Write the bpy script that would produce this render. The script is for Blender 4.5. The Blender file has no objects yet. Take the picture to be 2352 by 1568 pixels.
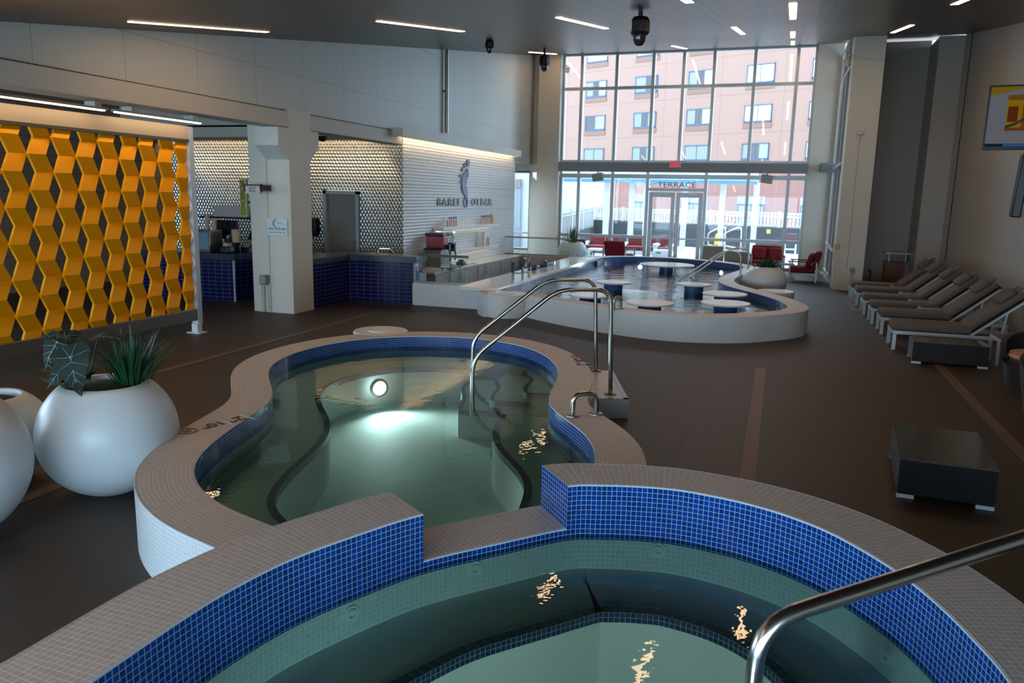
import bpy, bmesh, math, random
from mathutils import Vector, Matrix
PI = math.pi
SC = bpy.context.scene
COL = SC.collection
random.seed(7)
# ---------------------------------------------------------------- helpers
def lin(h):
    h = h.lstrip('#')
    r = []
    for i in (0, 2, 4):
        c = int(h[i:i+2], 16)/255
        r.append(c/12.92 if c <= .04045 else ((c+.055)/1.055)**2.4)
    return tuple(r)+(1,)

def sub(a, b): return (a[0]-b[0], a[1]-b[1], a[2]-b[2])

class MB:
    """collects faces and links them as ONE mesh object"""
    def __init__(s, world=False):
        s.v = []; s.f = []; s.uv = []; s.m = []; s.world = world
    def face(s, pts, uv=None, mat=0):
        n = len(s.v); s.v += [tuple(p) for p in pts]
        s.f.append(list(range(n, n+len(pts)))); s.m.append(mat)
        if uv is None:
            a = Vector(pts[1])-Vector(pts[0]); b = Vector(pts[2])-Vector(pts[0])
            nn = a.cross(b); ax = max(range(3), key=lambda i: abs(nn[i]))
            uv = [((p[1], p[2]), (p[0], p[2]), (p[0], p[1]))[ax] for p in pts]
        s.uv += list(uv)
        return s
    def box(s, x0, y0, z0, x1, y1, z1, mat=0):
        x0, x1 = min(x0, x1), max(x0, x1); y0, y1 = min(y0, y1), max(y0, y1); z0, z1 = min(z0, z1), max(z0, z1)
        P = [(x, y, z) for z in (z0, z1) for y in (y0, y1) for x in (x0, x1)]
        for q in ((0, 2, 3, 1), (4, 5, 7, 6), (0, 1, 5, 4), (2, 6, 7, 3), (0, 4, 6, 2), (1, 3, 7, 5)):
            s.face([P[i] for i in q], mat=mat)
        return s
    def obox(s, M, sx, sy, sz, mat=0):
        """box of a size centred on matrix M"""
        P = [(x, y, z) for z in (-sz/2, sz/2) for y in (-sy/2, sy/2) for x in (-sx/2, sx/2)]
        for q in ((0, 2, 3, 1), (4, 5, 7, 6), (0, 1, 5, 4), (2, 6, 7, 3), (0, 4, 6, 2), (1, 3, 7, 5)):
            l = [P[i] for i in q]
            ax = [i for i in range(3) if len({round(p[i], 6) for p in l}) == 1][0]
            uv = [((p[1], p[2]), (p[0], p[2]), (p[0], p[1]))[ax] for p in l]
            s.face([M @ Vector(p) for p in l], uv, mat)
        return s
    def bar(s, a, b, w, h=None, mat=0, up=(0, 0, 1)):
        """square bar between two points"""
        a = Vector(a); b = Vector(b); d = b-a; L = d.length; x = d/L; u = Vector(up)
        if abs(x.dot(u)) > .98: u = Vector((0, 1, 0))
        y = u.cross(x).normalized(); z = x.cross(y)
        M = Matrix(((x.x, y.x, z.x, (a.x+b.x)/2), (x.y, y.y, z.y, (a.y+b.y)/2), (x.z, y.z, z.z, (a.z+b.z)/2), (0, 0, 0, 1)))
        return s.obox(M, L, w, h or w, mat)
    def prism(s, poly, z0, z1, mat=0, cap=True, side=None):
        n = len(poly)
        ar = sum(poly[i][0]*poly[(i+1) % n][1]-poly[(i+1) % n][0]*poly[i][1] for i in range(n))
        if ar < 0: poly = poly[::-1]
        if cap:
            s.face([(x, y, z1) for x, y in poly], mat=mat)
            s.face([(x, y, z0) for x, y in poly[::-1]], mat=mat)
        u = 0
        for i in range(n):
            a = poly[i]; b = poly[(i+1) % n]; L = math.dist(a, b)
            s.face([(a[0], a[1], z0), (b[0], b[1], z0), (b[0], b[1], z1), (a[0], a[1], z1)],
                   [(u, z0), (u+L, z0), (u+L, z1), (u, z1)], mat if side is None else side)
            u += L
        return s
    def tube(s, path, r, n=10, mat=0, caps=True, radii=None):
        P = [Vector(p) for p in path]; rings = []
        up = None; L = 0; Ls = [0]
        for i in range(1, len(P)): L += (P[i]-P[i-1]).length; Ls.append(L)
        for i, p in enumerate(P):
            t = (P[min(i+1, len(P)-1)]-P[max(i-1, 0)]).normalized()
            if up is None:
                up = Vector((0, 0, 1)) if abs(t.z) < .9 else Vector((1, 0, 0))
            u = (up-t*up.dot(t)).normalized(); up = u; w = t.cross(u)
            rr = radii[i] if radii else r
            rings.append([p+(u*math.cos(2*PI*k/n)+w*math.sin(2*PI*k/n))*rr for k in range(n)])
        for i in range(len(P)-1):
            for k in range(n):
                a = k; b = (k+1) % n
                s.face([rings[i][a], rings[i][b], rings[i+1][b], rings[i+1][a]],
                       [(k/n, Ls[i]), ((k+1)/n, Ls[i]), ((k+1)/n, Ls[i+1]), (k/n, Ls[i+1])], mat)
        if caps:
            s.face(rings[0][::-1], mat=mat); s.face(rings[-1], mat=mat)
        return s
    def lathe(s, prof, c=(0, 0, 0), n=32, mat=0, M=None):
        M = M or Matrix.Identity(4)
        def pt(r, z, k):
            a = 2*PI*k/n
            q = M @ Vector((r*math.cos(a), r*math.sin(a), z)); return (q.x+c[0], q.y+c[1], q.z+c[2])
        L = 0
        for i in range(len(prof)-1):
            (r0, z0), (r1, z1) = prof[i], prof[i+1]; d = math.hypot(r1-r0, z1-z0); rm = max(r0, r1, 1e-4)
            for k in range(n):
                u0, u1 = 2*PI*rm*k/n, 2*PI*rm*(k+1)/n
                if r0 < 1e-6 and r1 < 1e-6: continue
                if r0 < 1e-6:
                    s.face([pt(0, z0, k), pt(r1, z1, k+1), pt(r1, z1, k)][::-1], [(u0, L+d), (u1, L+d), (u0, L)], mat)
                elif r1 < 1e-6:
                    s.face([pt(r0, z0, k), pt(r0, z0, k+1), pt(0, z1, k)], [(u0, L), (u1, L), (u0, L+d)], mat)
                else:
                    s.face([pt(r0, z0, k), pt(r0, z0, k+1), pt(r1, z1, k+1), pt(r1, z1, k)], [(u0, L), (u1, L), (u1, L+d), (u0, L+d)], mat)
            L += d
        return s
    def strip(s, A, B, U=None, v0=0, v1=None, mat=0, closed=False, flip=False):
        """ruled strip between two point lists"""
        n = len(A); u = 0; rng = n if closed else n-1
        for i in range(rng):
            j = (i+1) % n
            du = math.dist(A[i], A[j]) if U is None else U[i+1]-U[i]
            w = (v1 if v1 is not None else v0+math.dist(A[i], B[i]))
            q = [A[i], A[j], B[j], B[i]]; uv = [(u, v0), (u+du, v0), (u+du, w), (u, w)]
            if flip: q = q[::-1]; uv = uv[::-1]
            s.face(q, uv, mat); u += du
        return s
    def build(s, name, mats, parent=None, smooth=None, bevel=0, weld=True, loc=None, seg=2, solid=0):
        off = (0, 0, 0)
        if s.world:
            if parent is not None: off = wl(parent)
            elif loc: off = loc
        vs = [sub(p, off) for p in s.v] if off != (0, 0, 0) else s.v
        me = bpy.data.meshes.new(name); me.from_pydata(vs, [], s.f)
        ul = me.uv_layers.new(name='UVMap'); ul.data.foreach_set('uv', [c for t in s.uv for c in t])
        me.polygons.foreach_set('material_index', s.m)
        for mt in (mats if isinstance(mats, (list, tuple)) else [mats]): me.materials.append(mt)
        if weld:
            bm = bmesh.new(); bm.from_mesh(me); bmesh.ops.remove_doubles(bm, verts=bm.verts, dist=2e-5); bm.to_mesh(me); bm.free()
        if smooth is not None:
            me.shade_smooth(); me.set_sharp_from_angle(angle=math.radians(smooth))
        o = bpy.data.objects.new(name, me); COL.objects.link(o)
        if parent is not None: o.parent = parent
        if loc: o.location = loc
        if solid:
            md = o.modifiers.new('thick', 'SOLIDIFY'); md.thickness = solid; md.offset = 0
        if bevel:
            md = o.modifiers.new('bevel', 'BEVEL'); md.width = bevel; md.segments = seg; md.limit_method = 'ANGLE'; md.angle_limit = math.radians(40)
            if smooth is None:
                me.shade_smooth(); me.set_sharp_from_angle(angle=math.radians(55))
        return o

def wl(o):
    x = Vector((0, 0, 0))
    while o is not None: x += o.location; o = o.parent
    return tuple(x)

def tag(o, label, cat, group=None, kind=None):
    o['label'] = label; o['category'] = cat
    if group: o['group'] = group
    if kind: o['kind'] = kind
    return o
def thing(name, label, cat, loc=(0, 0, 0), rotz=0, group=None):
    o = bpy.data.objects.new(name, None); COL.objects.link(o); o.empty_display_size = .1
    o.location = loc; o.rotation_euler = (0, 0, rotz)
    return tag(o, label, cat, group)
def struct(o, label=None, cat=None):
    o['kind'] = 'structure'
    if label: o['label'] = label
    if cat: o['category'] = cat
    return o
def dup(root, loc, rotz=None, label=None, group=None):
    r = root.copy(); COL.objects.link(r); r.location = loc
    if rotz is not None: r.rotation_euler = (0, 0, rotz)
    if label: r['label'] = label
    if group: r['group'] = group
    for ch in list(root.children):
        c = ch.copy(); COL.objects.link(c); c.parent = r
        for g in list(ch.children):
            d = g.copy(); COL.objects.link(d); d.parent = c
    return r
def text(body, size, mat, parent, loc, rot, width=None, name='lettering', ext=.004, sx=None, bold=0, spacing=1):
    cu = bpy.data.curves.new(name, 'FONT'); cu.body = body; cu.size = size; cu.extrude = ext
    cu.align_x = 'CENTER'; cu.align_y = 'CENTER'; cu.offset = bold; cu.space_character = spacing
    cu.materials.append(mat)
    o = bpy.data.objects.new(name, cu); COL.objects.link(o); o.location = loc; o.rotation_euler = rot
    if width:
        bpy.context.view_layer.update()
        o.scale = (width/max(o.dimensions.x, 1e-4), 1, 1)
    bpy.context.view_layer.update()
    me = bpy.data.meshes.new_from_object(o.evaluated_get(bpy.context.evaluated_depsgraph_get()))
    p = bpy.data.objects.new(name, me); p.location = loc; p.rotation_euler = rot; p.scale = o.scale
    COL.objects.link(p); bpy.data.objects.remove(o); o = p
    if parent is not None:
        o.parent = parent
    return o
FRONT = (PI/2, 0, 0)          # reads towards -Y
SIDE = (PI/2, 0, PI/2)        # reads towards +X
# curves
def catmull(P, n=6, closed=False):
    out = []; N = len(P); rng = N if closed else N-1
    for i in range(rng):
        p0 = P[(i-1) % N] if closed or i > 0 else P[0]; p1 = P[i]; p2 = P[(i+1) % N]
        p3 = P[(i+2) % N] if closed or i+2 < N else P[-1]
        for k in range(n):
            t = k/n; t2 = t*t; t3 = t2*t
            out.append(tuple(.5*(2*p1[a]+(p2[a]-p0[a])*t+(2*p0[a]-5*p1[a]+4*p2[a]-p3[a])*t2+(3*p1[a]-p0[a]-3*p2[a]+p3[a])*t3) for a in range(len(p1))))
    if not closed: out.append(tuple(P[-1]))
    return out
def smooth_line(P, it=2, closed=False):
    P = [tuple(p) for p in P]
    for _ in range(it):
        Q = list(P)
        for i in range(len(P)):
            if not closed and i in (0, len(P)-1): continue
            a = P[i-1]; b = P[i]; c = P[(i+1) % len(P)]
            Q[i] = tuple((a[k]+2*b[k]+c[k])/4 for k in range(len(b)))
        P = Q
    return P
def resample(P, step, closed=False):
    Q = list(P)+([P[0]] if closed else []); L = [0]
    for i in range(1, len(Q)): L.append(L[-1]+math.dist(Q[i], Q[i-1]))
    n = max(2, round(L[-1]/step)); out = []; j = 0
    for k in range(n if closed else n+1):
        d = L[-1]*k/n
        while j < len(L)-2 and L[j+1] < d: j += 1
        t = (d-L[j])/max(L[j+1]-L[j], 1e-9); out.append(tuple(Q[j][a]+(Q[j+1][a]-Q[j][a])*t for a in range(len(Q[0]))))
    return out
def offset(P, d, closed=False):
    out = []; n = len(P)
    for i in range(n):
        a = P[(i-1) % n] if closed or i > 0 else P[i]; b = P[(i+1) % n] if closed or i < n-1 else P[i]
        tx, ty = b[0]-a[0], b[1]-a[1]; L = math.hypot(tx, ty) or 1
        out.append((P[i][0]-ty/L*d, P[i][1]+tx/L*d))
    return out
def arclen(P, closed=False):
    U = [0]; n = len(P)
    for i in range(n if closed else n-1): U.append(U[-1]+math.dist(P[i], P[(i+1) % n]))
    return U
def z3(P, z): return [(p[0], p[1], z) for p in P]
def fill(loops, z, name, mats, parent=None):
    """flat polygon with holes"""
    bm = bmesh.new(); ed = []
    off = wl(parent) if parent is not None else (0, 0, 0)
    for lp in loops:
        vs = [bm.verts.new((x-off[0], y-off[1], z-off[2])) for x, y in lp]
        for i in range(len(vs)): ed.append(bm.edges.new((vs[i], vs[(i+1) % len(vs)])))
    bmesh.ops.triangle_fill(bm, use_beauty=True, use_dissolve=False, edges=ed)
    ul = bm.loops.layers.uv.new('UVMap')
    for f in bm.faces:
        f.normal_update()
        if f.normal.z < 0: f.normal_flip()
        for l in f.loops: l[ul].uv = (l.vert.co.x+off[0], l.vert.co.y+off[1])
    me = bpy.data.meshes.new(name); bm.to_mesh(me); bm.free()
    for mt in (mats if isinstance(mats, (list, tuple)) else [mats]): me.materials.append(mt)
    o = bpy.data.objects.new(name, me); COL.objects.link(o)
    if parent is not None: o.parent = parent
    return o
# ---------------------------------------------------------------- materials
class NT:
    def __init__(s, name):
        s.mat = bpy.data.materials.new(name); s.mat.use_nodes = True; s.t = s.mat.node_tree; s.n = s.t.nodes; s.l = s.t.links
        s.b = s.n['Principled BSDF']; s.out = s.n['Material Output']
    def add(s, typ, **kw):
        nd = s.n.new(typ)
        for k, v in kw.items():
            if k.startswith('i_'): nd.inputs[int(k[2:])].default_value = v
            else: setattr(nd, k, v)
        return nd
    def link(s, a, b): s.l.new(a, b)
    def math(s, op, a, b=None, c=None):
        nd = s.add('ShaderNodeMath', operation=op)
        for i, x in enumerate((a, b, c)):
            if x is None: continue
            if isinstance(x, (int, float)): nd.inputs[i].default_value = x
            else: s.link(x, nd.inputs[i])
        return nd.outputs[0]
    def mix(s, f, a, b):
        nd = s.add('ShaderNodeMix', data_type='RGBA')
        for i, x in ((0, f), (6, a), (7, b)):
            if isinstance(x, (int, float, tuple)): nd.inputs[i].default_value = x
            else: s.link(x, nd.inputs[i])
        return nd.outputs[2]
    def uvxy(s):
        u = s.add('ShaderNodeUVMap', uv_map='UVMap'); x = s.add('ShaderNodeSeparateXYZ'); s.link(u.outputs[0], x.inputs[0])
        return x.outputs[0], x.outputs[1], u.outputs[0]
    def bump(s, h, strength=.3, dist=.01):
        nd = s.add('ShaderNodeBump'); nd.inputs['Strength'].default_value = strength; nd.inputs['Distance'].default_value = dist
        s.link(h, nd.inputs['Height']); s.link(nd.outputs[0], s.b.inputs['Normal'])
    def noise(s, vec, scale, detail=3, rough=.5):
        nd = s.add('ShaderNodeTexNoise'); nd.inputs['Scale'].default_value = scale; nd.inputs['Detail'].default_value = detail; nd.inputs['Roughness'].default_value = rough
        if vec is not None: s.link(vec, nd.inputs['Vector'])
        return nd.outputs['Fac']
    def coord(s): return s.add('ShaderNodeTexCoord').outputs['Object']

def mat(name, col, rough=.5, metal=0, spec=.5, emit=None, estr=0, var=0, vscale=6, bump=0, alpha=None):
    t = NT(name); c = lin(col) if isinstance(col, str) else col
    t.b.inputs['Base Color'].default_value = c; t.b.inputs['Roughness'].default_value = rough
    t.b.inputs['Metallic'].default_value = metal; t.b.inputs['Specular IOR Level'].default_value = spec
    if var or bump:
        f = t.noise(t.coord(), vscale, 4)
        if var:
            lo = tuple(x*(1-var) for x in c[:3])+(1,); hi = tuple(min(1, x*(1+var)) for x in c[:3])+(1,)
            t.link(t.mix(f, lo, hi), t.b.inputs['Base Color'])
        if bump: t.bump(f, bump, .01)
    if emit:
        t.b.inputs['Emission Color'].default_value = lin(emit) if isinstance(emit, str) else emit
        t.b.inputs['Emission Strength'].default_value = estr
    return t.mat

def tiles(name, col, grout, pu=.0271, pv=None, gw=.0026, rough=.18, grough=.6, var=.12, stagger=0, bump=.35, spec=.5):
    """grid of tiles laid on the UV map, in metres"""
    pv = pv or pu; t = NT(name); u, v, uv = t.uvxy()
    c = lin(col); g = lin(grout)
    V = t.math('DIVIDE', v, pv); row = t.math('FLOOR', V)
    U = t.math('DIVIDE', u, pu)
    if stagger: U = t.math('ADD', U, t.math('MULTIPLY', t.math('MODULO', row, 2), stagger))
    colm = t.math('FLOOR', U)
    fu = t.math('PINGPONG', U, .5); fv = t.math('PINGPONG', V, .5)
    du = t.math('MULTIPLY', fu, pu); dv = t.math('MULTIPLY', fv, pv)
    d = t.math('MINIMUM', du, dv)
    mk = t.add('ShaderNodeMapRange'); mk.inputs[1].default_value = gw*.35; mk.inputs[2].default_value = gw*.75
    t.link(d, mk.inputs[0]); m = mk.outputs[0]
    wn = t.add('ShaderNodeTexWhiteNoise', noise_dimensions='2D'); cb = t.add('ShaderNodeCombineXYZ')
    t.link(colm, cb.inputs[0]); t.link(row, cb.inputs[1]); t.link(cb.outputs[0], wn.inputs['Vector'])
    lo = tuple(x*(1-var) for x in c[:3])+(1,); hi = tuple(min(1, x*(1+var)) for x in c[:3])+(1,)
    tc = t.mix(wn.outputs[0], lo, hi)
    t.link(t.mix(m, g, tc), t.b.inputs['Base Color'])
    t.link(t.math('ADD', t.math('MULTIPLY', m, rough-grough), grough), t.b.inputs['Roughness'])
    t.b.inputs['Specular IOR Level'].default_value = spec
    if bump: t.bump(m, bump, .002)
    return t.mat

def water(name, tint, wave=3.0, strength=.08, dist=.02, rough=.0, deep=None):
    t = NT(name); t.n.remove(t.b)
    tr = t.add('ShaderNodeBsdfTransparent'); tr.inputs[0].default_value = tint
    gl = t.add('ShaderNodeBsdfGlossy'); gl.inputs['Roughness'].default_value = rough
    fr = t.add('ShaderNodeFresnel'); fr.inputs['IOR'].default_value = 1.33
    ms = t.add('ShaderNodeMixShader')
    co = t.coord(); n1 = t.noise(co, wave, 3, .55); n2 = t.noise(co, wave*4.3, 2, .5)
    h = t.math('ADD', n1, t.math('MULTIPLY', n2, .22))
    bp = t.add('ShaderNodeBump'); bp.inputs['Strength'].default_value = strength; bp.inputs['Distance'].default_value = dist
    t.link(h, bp.inputs['Height']); t.link(bp.outputs[0], gl.inputs['Normal']); t.link(bp.outputs[0], fr.inputs['Normal'])
    t.link(fr.outputs[0], ms.inputs[0]); t.link(tr.outputs[0], ms.inputs[1]); t.link(gl.outputs[0], ms.inputs[2])
    t.link(ms.outputs[0], t.out.inputs[0])
    return t.mat
def glass(name, tint=(.96, .99, 1, 1), ior=1.35, rough=0):
    t = NT(name); t.n.remove(t.b)
    tr = t.add('ShaderNodeBsdfTransparent'); tr.inputs[0].default_value = tint
    gl = t.add('ShaderNodeBsdfGlossy'); gl.inputs['Roughness'].default_value = rough
    fr = t.add('ShaderNodeFresnel'); fr.inputs['IOR'].default_value = ior
    ms = t.add('ShaderNodeMixShader')
    t.link(fr.outputs[0], ms.inputs[0]); t.link(tr.outputs[0], ms.inputs[1]); t.link(gl.outputs[0], ms.inputs[2])
    t.link(ms.outputs[0], t.out.inputs[0])
    return t.mat
def emis(name, col, strength):
    t = NT(name); t.n.remove(t.b); e = t.add('ShaderNodeEmission')
    e.inputs[0].default_value = lin(col) if isinstance(col, str) else col; e.inputs[1].default_value = strength
    t.link(e.outputs[0], t.out.inputs[0]); return t.mat

def ceiling_mat():
    t = NT('ceiling planks'); u, v, uv = t.uvxy()
    U = t.math('DIVIDE', u, .148); idx = t.math('FLOOR', U)
    wn = t.add('ShaderNodeTexWhiteNoise', noise_dimensions='1D'); t.link(idx, wn.inputs['W'])
    d = t.math('PINGPONG', U, .5)
    gw = t.math('ADD', t.math('MULTIPLY', t.math('POWER', wn.outputs[0], 2), .10), .05)
    mk = t.math('GREATER_THAN', d, gw)
    mp = t.add('ShaderNodeCombineXYZ'); t.link(t.math('MULTIPLY', u, 14), mp.inputs[0]); t.link(t.math('MULTIPLY', v, .7), mp.inputs[1]); t.link(t.math('MULTIPLY', idx, 3.1), mp.inputs[2])
    g = t.noise(mp.outputs[0], 1.6, 5, .6)
    c = t.mix(g, lin('#281a11'), lin('#493224'))
    c = t.mix(t.math('MULTIPLY', wn.outputs[0], .45), c, lin('#594436'))
    t.link(t.mix(mk, (.004, .003, .003, 1), c), t.b.inputs['Base Color'])
    t.b.inputs['Roughness'].default_value = .36
    t.bump(mk, .5, .01); return t.mat
def floor_mat():
    t = NT('brown sealed concrete'); co = t.coord()
    f1 = t.noise(co, .7, 5, .6); f2 = t.noise(co, 160, 2, .6); f3 = t.noise(co, 9, 4, .6)
    c = t.mix(f1, lin('#32251a'), lin('#3e2f23'))
    c = t.mix(t.math('MULTIPLY', f3, .5), c, lin('#2b2017'))
    sp = t.add('ShaderNodeMapRange'); sp.inputs[1].default_value = .56; sp.inputs[2].default_value = .72; t.link(f2, sp.inputs[0])
    c = t.mix(t.math('MULTIPLY', sp.outputs[0], .35), c, lin('#524940'))
    # saw cut joints every few metres
    u, v, uv = t.uvxy()
    d = t.math('MINIMUM', t.math('MULTIPLY', t.math('PINGPONG', t.math('DIVIDE', t.math('ADD', u, .7), 4.6), .5), 4.6), t.math('MULTIPLY', t.math('PINGPONG', t.math('DIVIDE', t.math('ADD', v, 2.4), 2.3), .5), 2.3))
    m = t.math('LESS_THAN', d, .006)
    c = t.mix(m, c, lin('#18110d'))
    t.link(c, t.b.inputs['Base Color']); t.b.inputs['Roughness'].default_value = .55
    t.bump(f2, .08, .002); return t.mat
def panel_mat(name, col, pw, ph, ou=0, ov=0, joint='#8b8b88', rough=.55, jw=.006, var=.06):
    t = NT(name); u, v, uv = t.uvxy(); c = lin(col)
    d = t.math('MULTIPLY', t.math('PINGPONG', t.math('DIVIDE', t.math('SUBTRACT', u, ou), pw), .5), pw)
    if ph: d = t.math('MINIMUM', d, t.math('MULTIPLY', t.math('PINGPONG', t.math('DIVIDE', t.math('SUBTRACT', v, ov), ph), .5), ph))
    m = t.math('LESS_THAN', d, jw)
    mp = t.add('ShaderNodeCombineXYZ'); t.link(t.math('MULTIPLY', u, 2.2), mp.inputs[0]); t.link(t.math('MULTIPLY', v, .5), mp.inputs[1])
    f = t.noise(mp.outputs[0], 1.3, 5, .65)
    k = t.mix(f, tuple(x*(1-var) for x in c[:3])+(1,), tuple(min(1, x*(1+var)) for x in c[:3])+(1,))
    t.link(t.mix(m, k, lin(joint)), t.b.inputs['Base Color']); t.b.inputs['Roughness'].default_value = rough
    return t.mat
def pyramid_mat(name, col, metal, rough, pu=.085, pv=.075, strength=.9):
    """embossed staggered diamond tile"""
    t = NT(name); u, v, uv = t.uvxy()
    V = t.math('DIVIDE', v, pv); row = t.math('FLOOR', V)
    U = t.math('ADD', t.math('DIVIDE', u, pu), t.math('MULTIPLY', t.math('MODULO', row, 2), .5))
    a = t.math('PINGPONG', U, .5); b = t.math('PINGPONG', V, .5)
    h = t.math('MULTIPLY', t.math('MINIMUM', a, b), 2)
    j = t.math('MULTIPLY', t.math('PINGPONG', t.math('DIVIDE', v, .6), .5), .6)
    jm = t.math('LESS_THAN', j, .006)
    c = lin(col); t.link(t.mix(jm, c, tuple(x*.6 for x in c[:3])+(1,)), t.b.inputs['Base Color'])
    t.b.inputs['Metallic'].default_value = metal; t.b.inputs['Roughness'].default_value = rough
    t.bump(h, strength, .03); return t.mat
def weave_mat(name, col, hi, p=.016):
    t = NT(name); u, v, uv = t.uvxy()
    V = t.math('DIVIDE', v, p*.6); row = t.math('FLOOR', V)
    U = t.math('ADD', t.math('DIVIDE', u, p*2), t.math('MULTIPLY', t.math('MODULO', row, 2), .5))
    h = t.math('MULTIPLY', t.math('SINE', t.math('MULTIPLY', t.math('PINGPONG', U, .5), PI)), t.math('SINE', t.math('MULTIPLY', t.math('PINGPONG', V, .5), PI)))
    t.link(t.mix(h, lin(col), lin(hi)), t.b.inputs['Base Color']); t.b.inputs['Roughness'].default_value = .38
    t.bump(h, .9, .006); return t.mat
def stripe_mat(name, cols, p=.09):
    t = NT(name); u, v, uv = t.uvxy()
    r = t.add('ShaderNodeValToRGB'); r.color_ramp.interpolation = 'CONSTANT'
    e = r.color_ramp.elements; e[0].position = 0; e[0].color = lin(cols[0][1]); e[1].position = cols[1][0]; e[1].color = lin(cols[1][1])
    for pos, c in cols[2:]:
        x = e.new(pos); x.color = lin(c)
    t.link(t.math('FRACT', t.math('DIVIDE', v, p)), r.inputs[0]); t.link(r.outputs[0], t.b.inputs['Base Color'])
    t.b.inputs['Roughness'].default_value = .9; return t.mat
def wood_mat(name, a, b, rough=.4, sc=1):
    t = NT(name); co = t.coord(); mp = t.add('ShaderNodeMapping'); mp.inputs['Scale'].default_value = (3*sc, 3*sc, 40*sc); t.link(co, mp.inputs[0])
    f = t.noise(mp.outputs[0], 1.4, 4, .6); t.link(t.mix(f, lin(a), lin(b)), t.b.inputs['Base Color']); t.b.inputs['Roughness'].default_value = rough
    return t.mat
def brushed(name, col='#b9b4ac', rough=.22):
    t = NT(name); t.b.inputs['Metallic'].default_value = 1; t.b.inputs['Base Color'].default_value = lin(col)
    f = t.noise(t.coord(), 60, 2); t.link(t.math('ADD', t.math('MULTIPLY', f, .12), rough-.06), t.b.inputs['Roughness'])
    return t.mat

M_CEIL = ceiling_mat(); M_FLOOR = floor_mat()
M_COPING = tiles('matte coping mosaic', '#c2b2a9', '#e2e4e6', rough=.5, var=.07)
M_WHITET = tiles('white gloss mosaic', '#cfd3d3', '#e6ebee', rough=.2, var=.03, bump=.25)
M_BLUET = tiles('cobalt glass mosaic', '#03398a', '#9db8c8', rough=.12, var=.25, spec=.3, gw=.0023)
M_NAVYT = tiles('navy edge tile', '#1b3350', '#7f98a8', pu=.052, pv=.052, rough=.25, var=.2)
M_NAVYS = tiles('small navy riser tile', '#1b3350', '#7f98a8', rough=.25, var=.2)
M_PALET = tiles('pale underwater mosaic', '#a9c4c4', '#c8dcdc', rough=.3, var=.05)
M_GROUT = mat('white grout bead', '#d6dde2', .5)
M_PLASTER = mat('pool plaster', '#d3dad4', .7, var=.10, vscale=2.2)
M_BARNAVY = tiles('navy subway tile', '#10134a', '#5e6287', pu=.155, pv=.078, gw=.005, rough=.12, var=.15)
M_CONC = panel_mat('concrete wall panels', '#b9b7b0', 1.375, 1.33, ou=.28, ov=.23, joint='#98968f')
M_PAINT = mat('off white paint', '#c9c3b6', .6, var=.03, vscale=3)
M_BEAM = mat('painted concrete beam', '#bdb3a6', .6, var=.05, vscale=2)
M_RWALL = panel_mat('taupe wall panels', '#a79d92', 2.4, 0, joint='#8d847a', rough=.4, var=.05, jw=.004)
M_SILVER = pyramid_mat('silver embossed tile', '#c9ccc8', .85, .3)
M_WDIAM = pyramid_mat('white embossed tile', '#dcdfe0', 0, .22, pu=.085, pv=.075, strength=.6)
M_DARKJ = mat('dark joint', '#171513', .7)
M_STEEL = brushed('brushed stainless steel')
M_STEELD = brushed('dull stainless steel', '#8f8b85', .35)
M_ALU = mat('silver aluminium frame', '#b9bec0', .4, .35)
M_WFRAME = mat('white powder coat', '#c3c6c8', .4)
M_WHITE = mat('white gloss lacquer', '#e4e2dc', .25)
M_POT = mat('white satin fibreglass', '#d2d8da', .34)
M_GREY = mat('mid grey paint', '#7d8387', .5)
M_DGREY = mat('dark grey plastic', '#2b2d30', .45)
M_BLACK = mat('black plastic', '#0d0e10', .4)
M_GLASS = glass('clear glass')
M_GLASSG = glass('greenish glass', (.93, .97, .96, 1))
M_ACRYL = glass('clear acrylic', (.9, .93, .93, 1), 1.45)
M_LED = emis('warm led strip', (1, .66, .36, 1), 18)
M_LEDC = emis('warm cove led', (1, .70, .40, 1), 16)
M_COOL = emis('white pool lamp', (.95, .98, 1, 1), 8)
M_YELLOW = mat('mustard yellow panel', (.86, .335, .001, 1), .55, spec=.15)
M_GRANITE = mat('dark blue granite', '#30384a', .25, var=.5, vscale=220)
M_COUNTER = mat('white quartz counter', '#e2d9ce', .12)
M_TAUPE = mat('taupe laminate', '#a79f98', .4)
M_DOORP = mat('grey beige door paint', '#8f887f', .45)
M_RED = mat('deep red outdoor fabric', '#7c1a24', .9, var=.12, vscale=40)
M_REDO = mat('faded red outdoor fabric', '#671f20', .9, var=.12, vscale=20)
M_TAUPEF = mat('taupe lounger fabric', '#5d5148', .9, var=.06, vscale=60)
M_TEAK = wood_mat('red brown teak', '#6a3620', '#90512f')
M_TEAKD = wood_mat('dark teak', '#4d2a1b', '#6d3c25')
M_WICKER = weave_mat('black wicker', '#050607', '#2c2f33')
M_STRIPE = stripe_mat('striped cushion', [(0, '#c8a184'), (.2, '#c85a3c'), (.38, '#cbb08e'), (.5, '#3f4a58'), (.56, '#cbb08e'), (.7, '#c04a3a'), (.86, '#9aa37a')])
M_SMOKE = mat('smoked glass top', '#4a453c', .12)
M_FLOORDRAIN = tiles('tan slotted drain', '#705443', '#3e2f22', pu=.5, pv=.03, gw=.008, rough=.5, var=.05)
M_PINK = panel_mat('pink stucco', '#785648', 4.65, 2.62, ou=-2.4, ov=1.6, joint='#694c3f', jw=.03, var=.04)
M_PINKD = mat('salmon stucco', '#bb8677', .8, var=.05)
M_NAVYFR = mat('navy window frame', '#1d3550', .5)
M_CURT = stripe_mat('pale curtain', [(0, '#73736a'), (.5, '#63655d')], p=.16)
M_DARKGL = mat('dark window glass', '#2b2222', .15)
M_SKYGL = mat('painted sky reflection glass', '#acb0b3', .2)  # pale base colour stands in for the sky reflected in the panes
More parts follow.
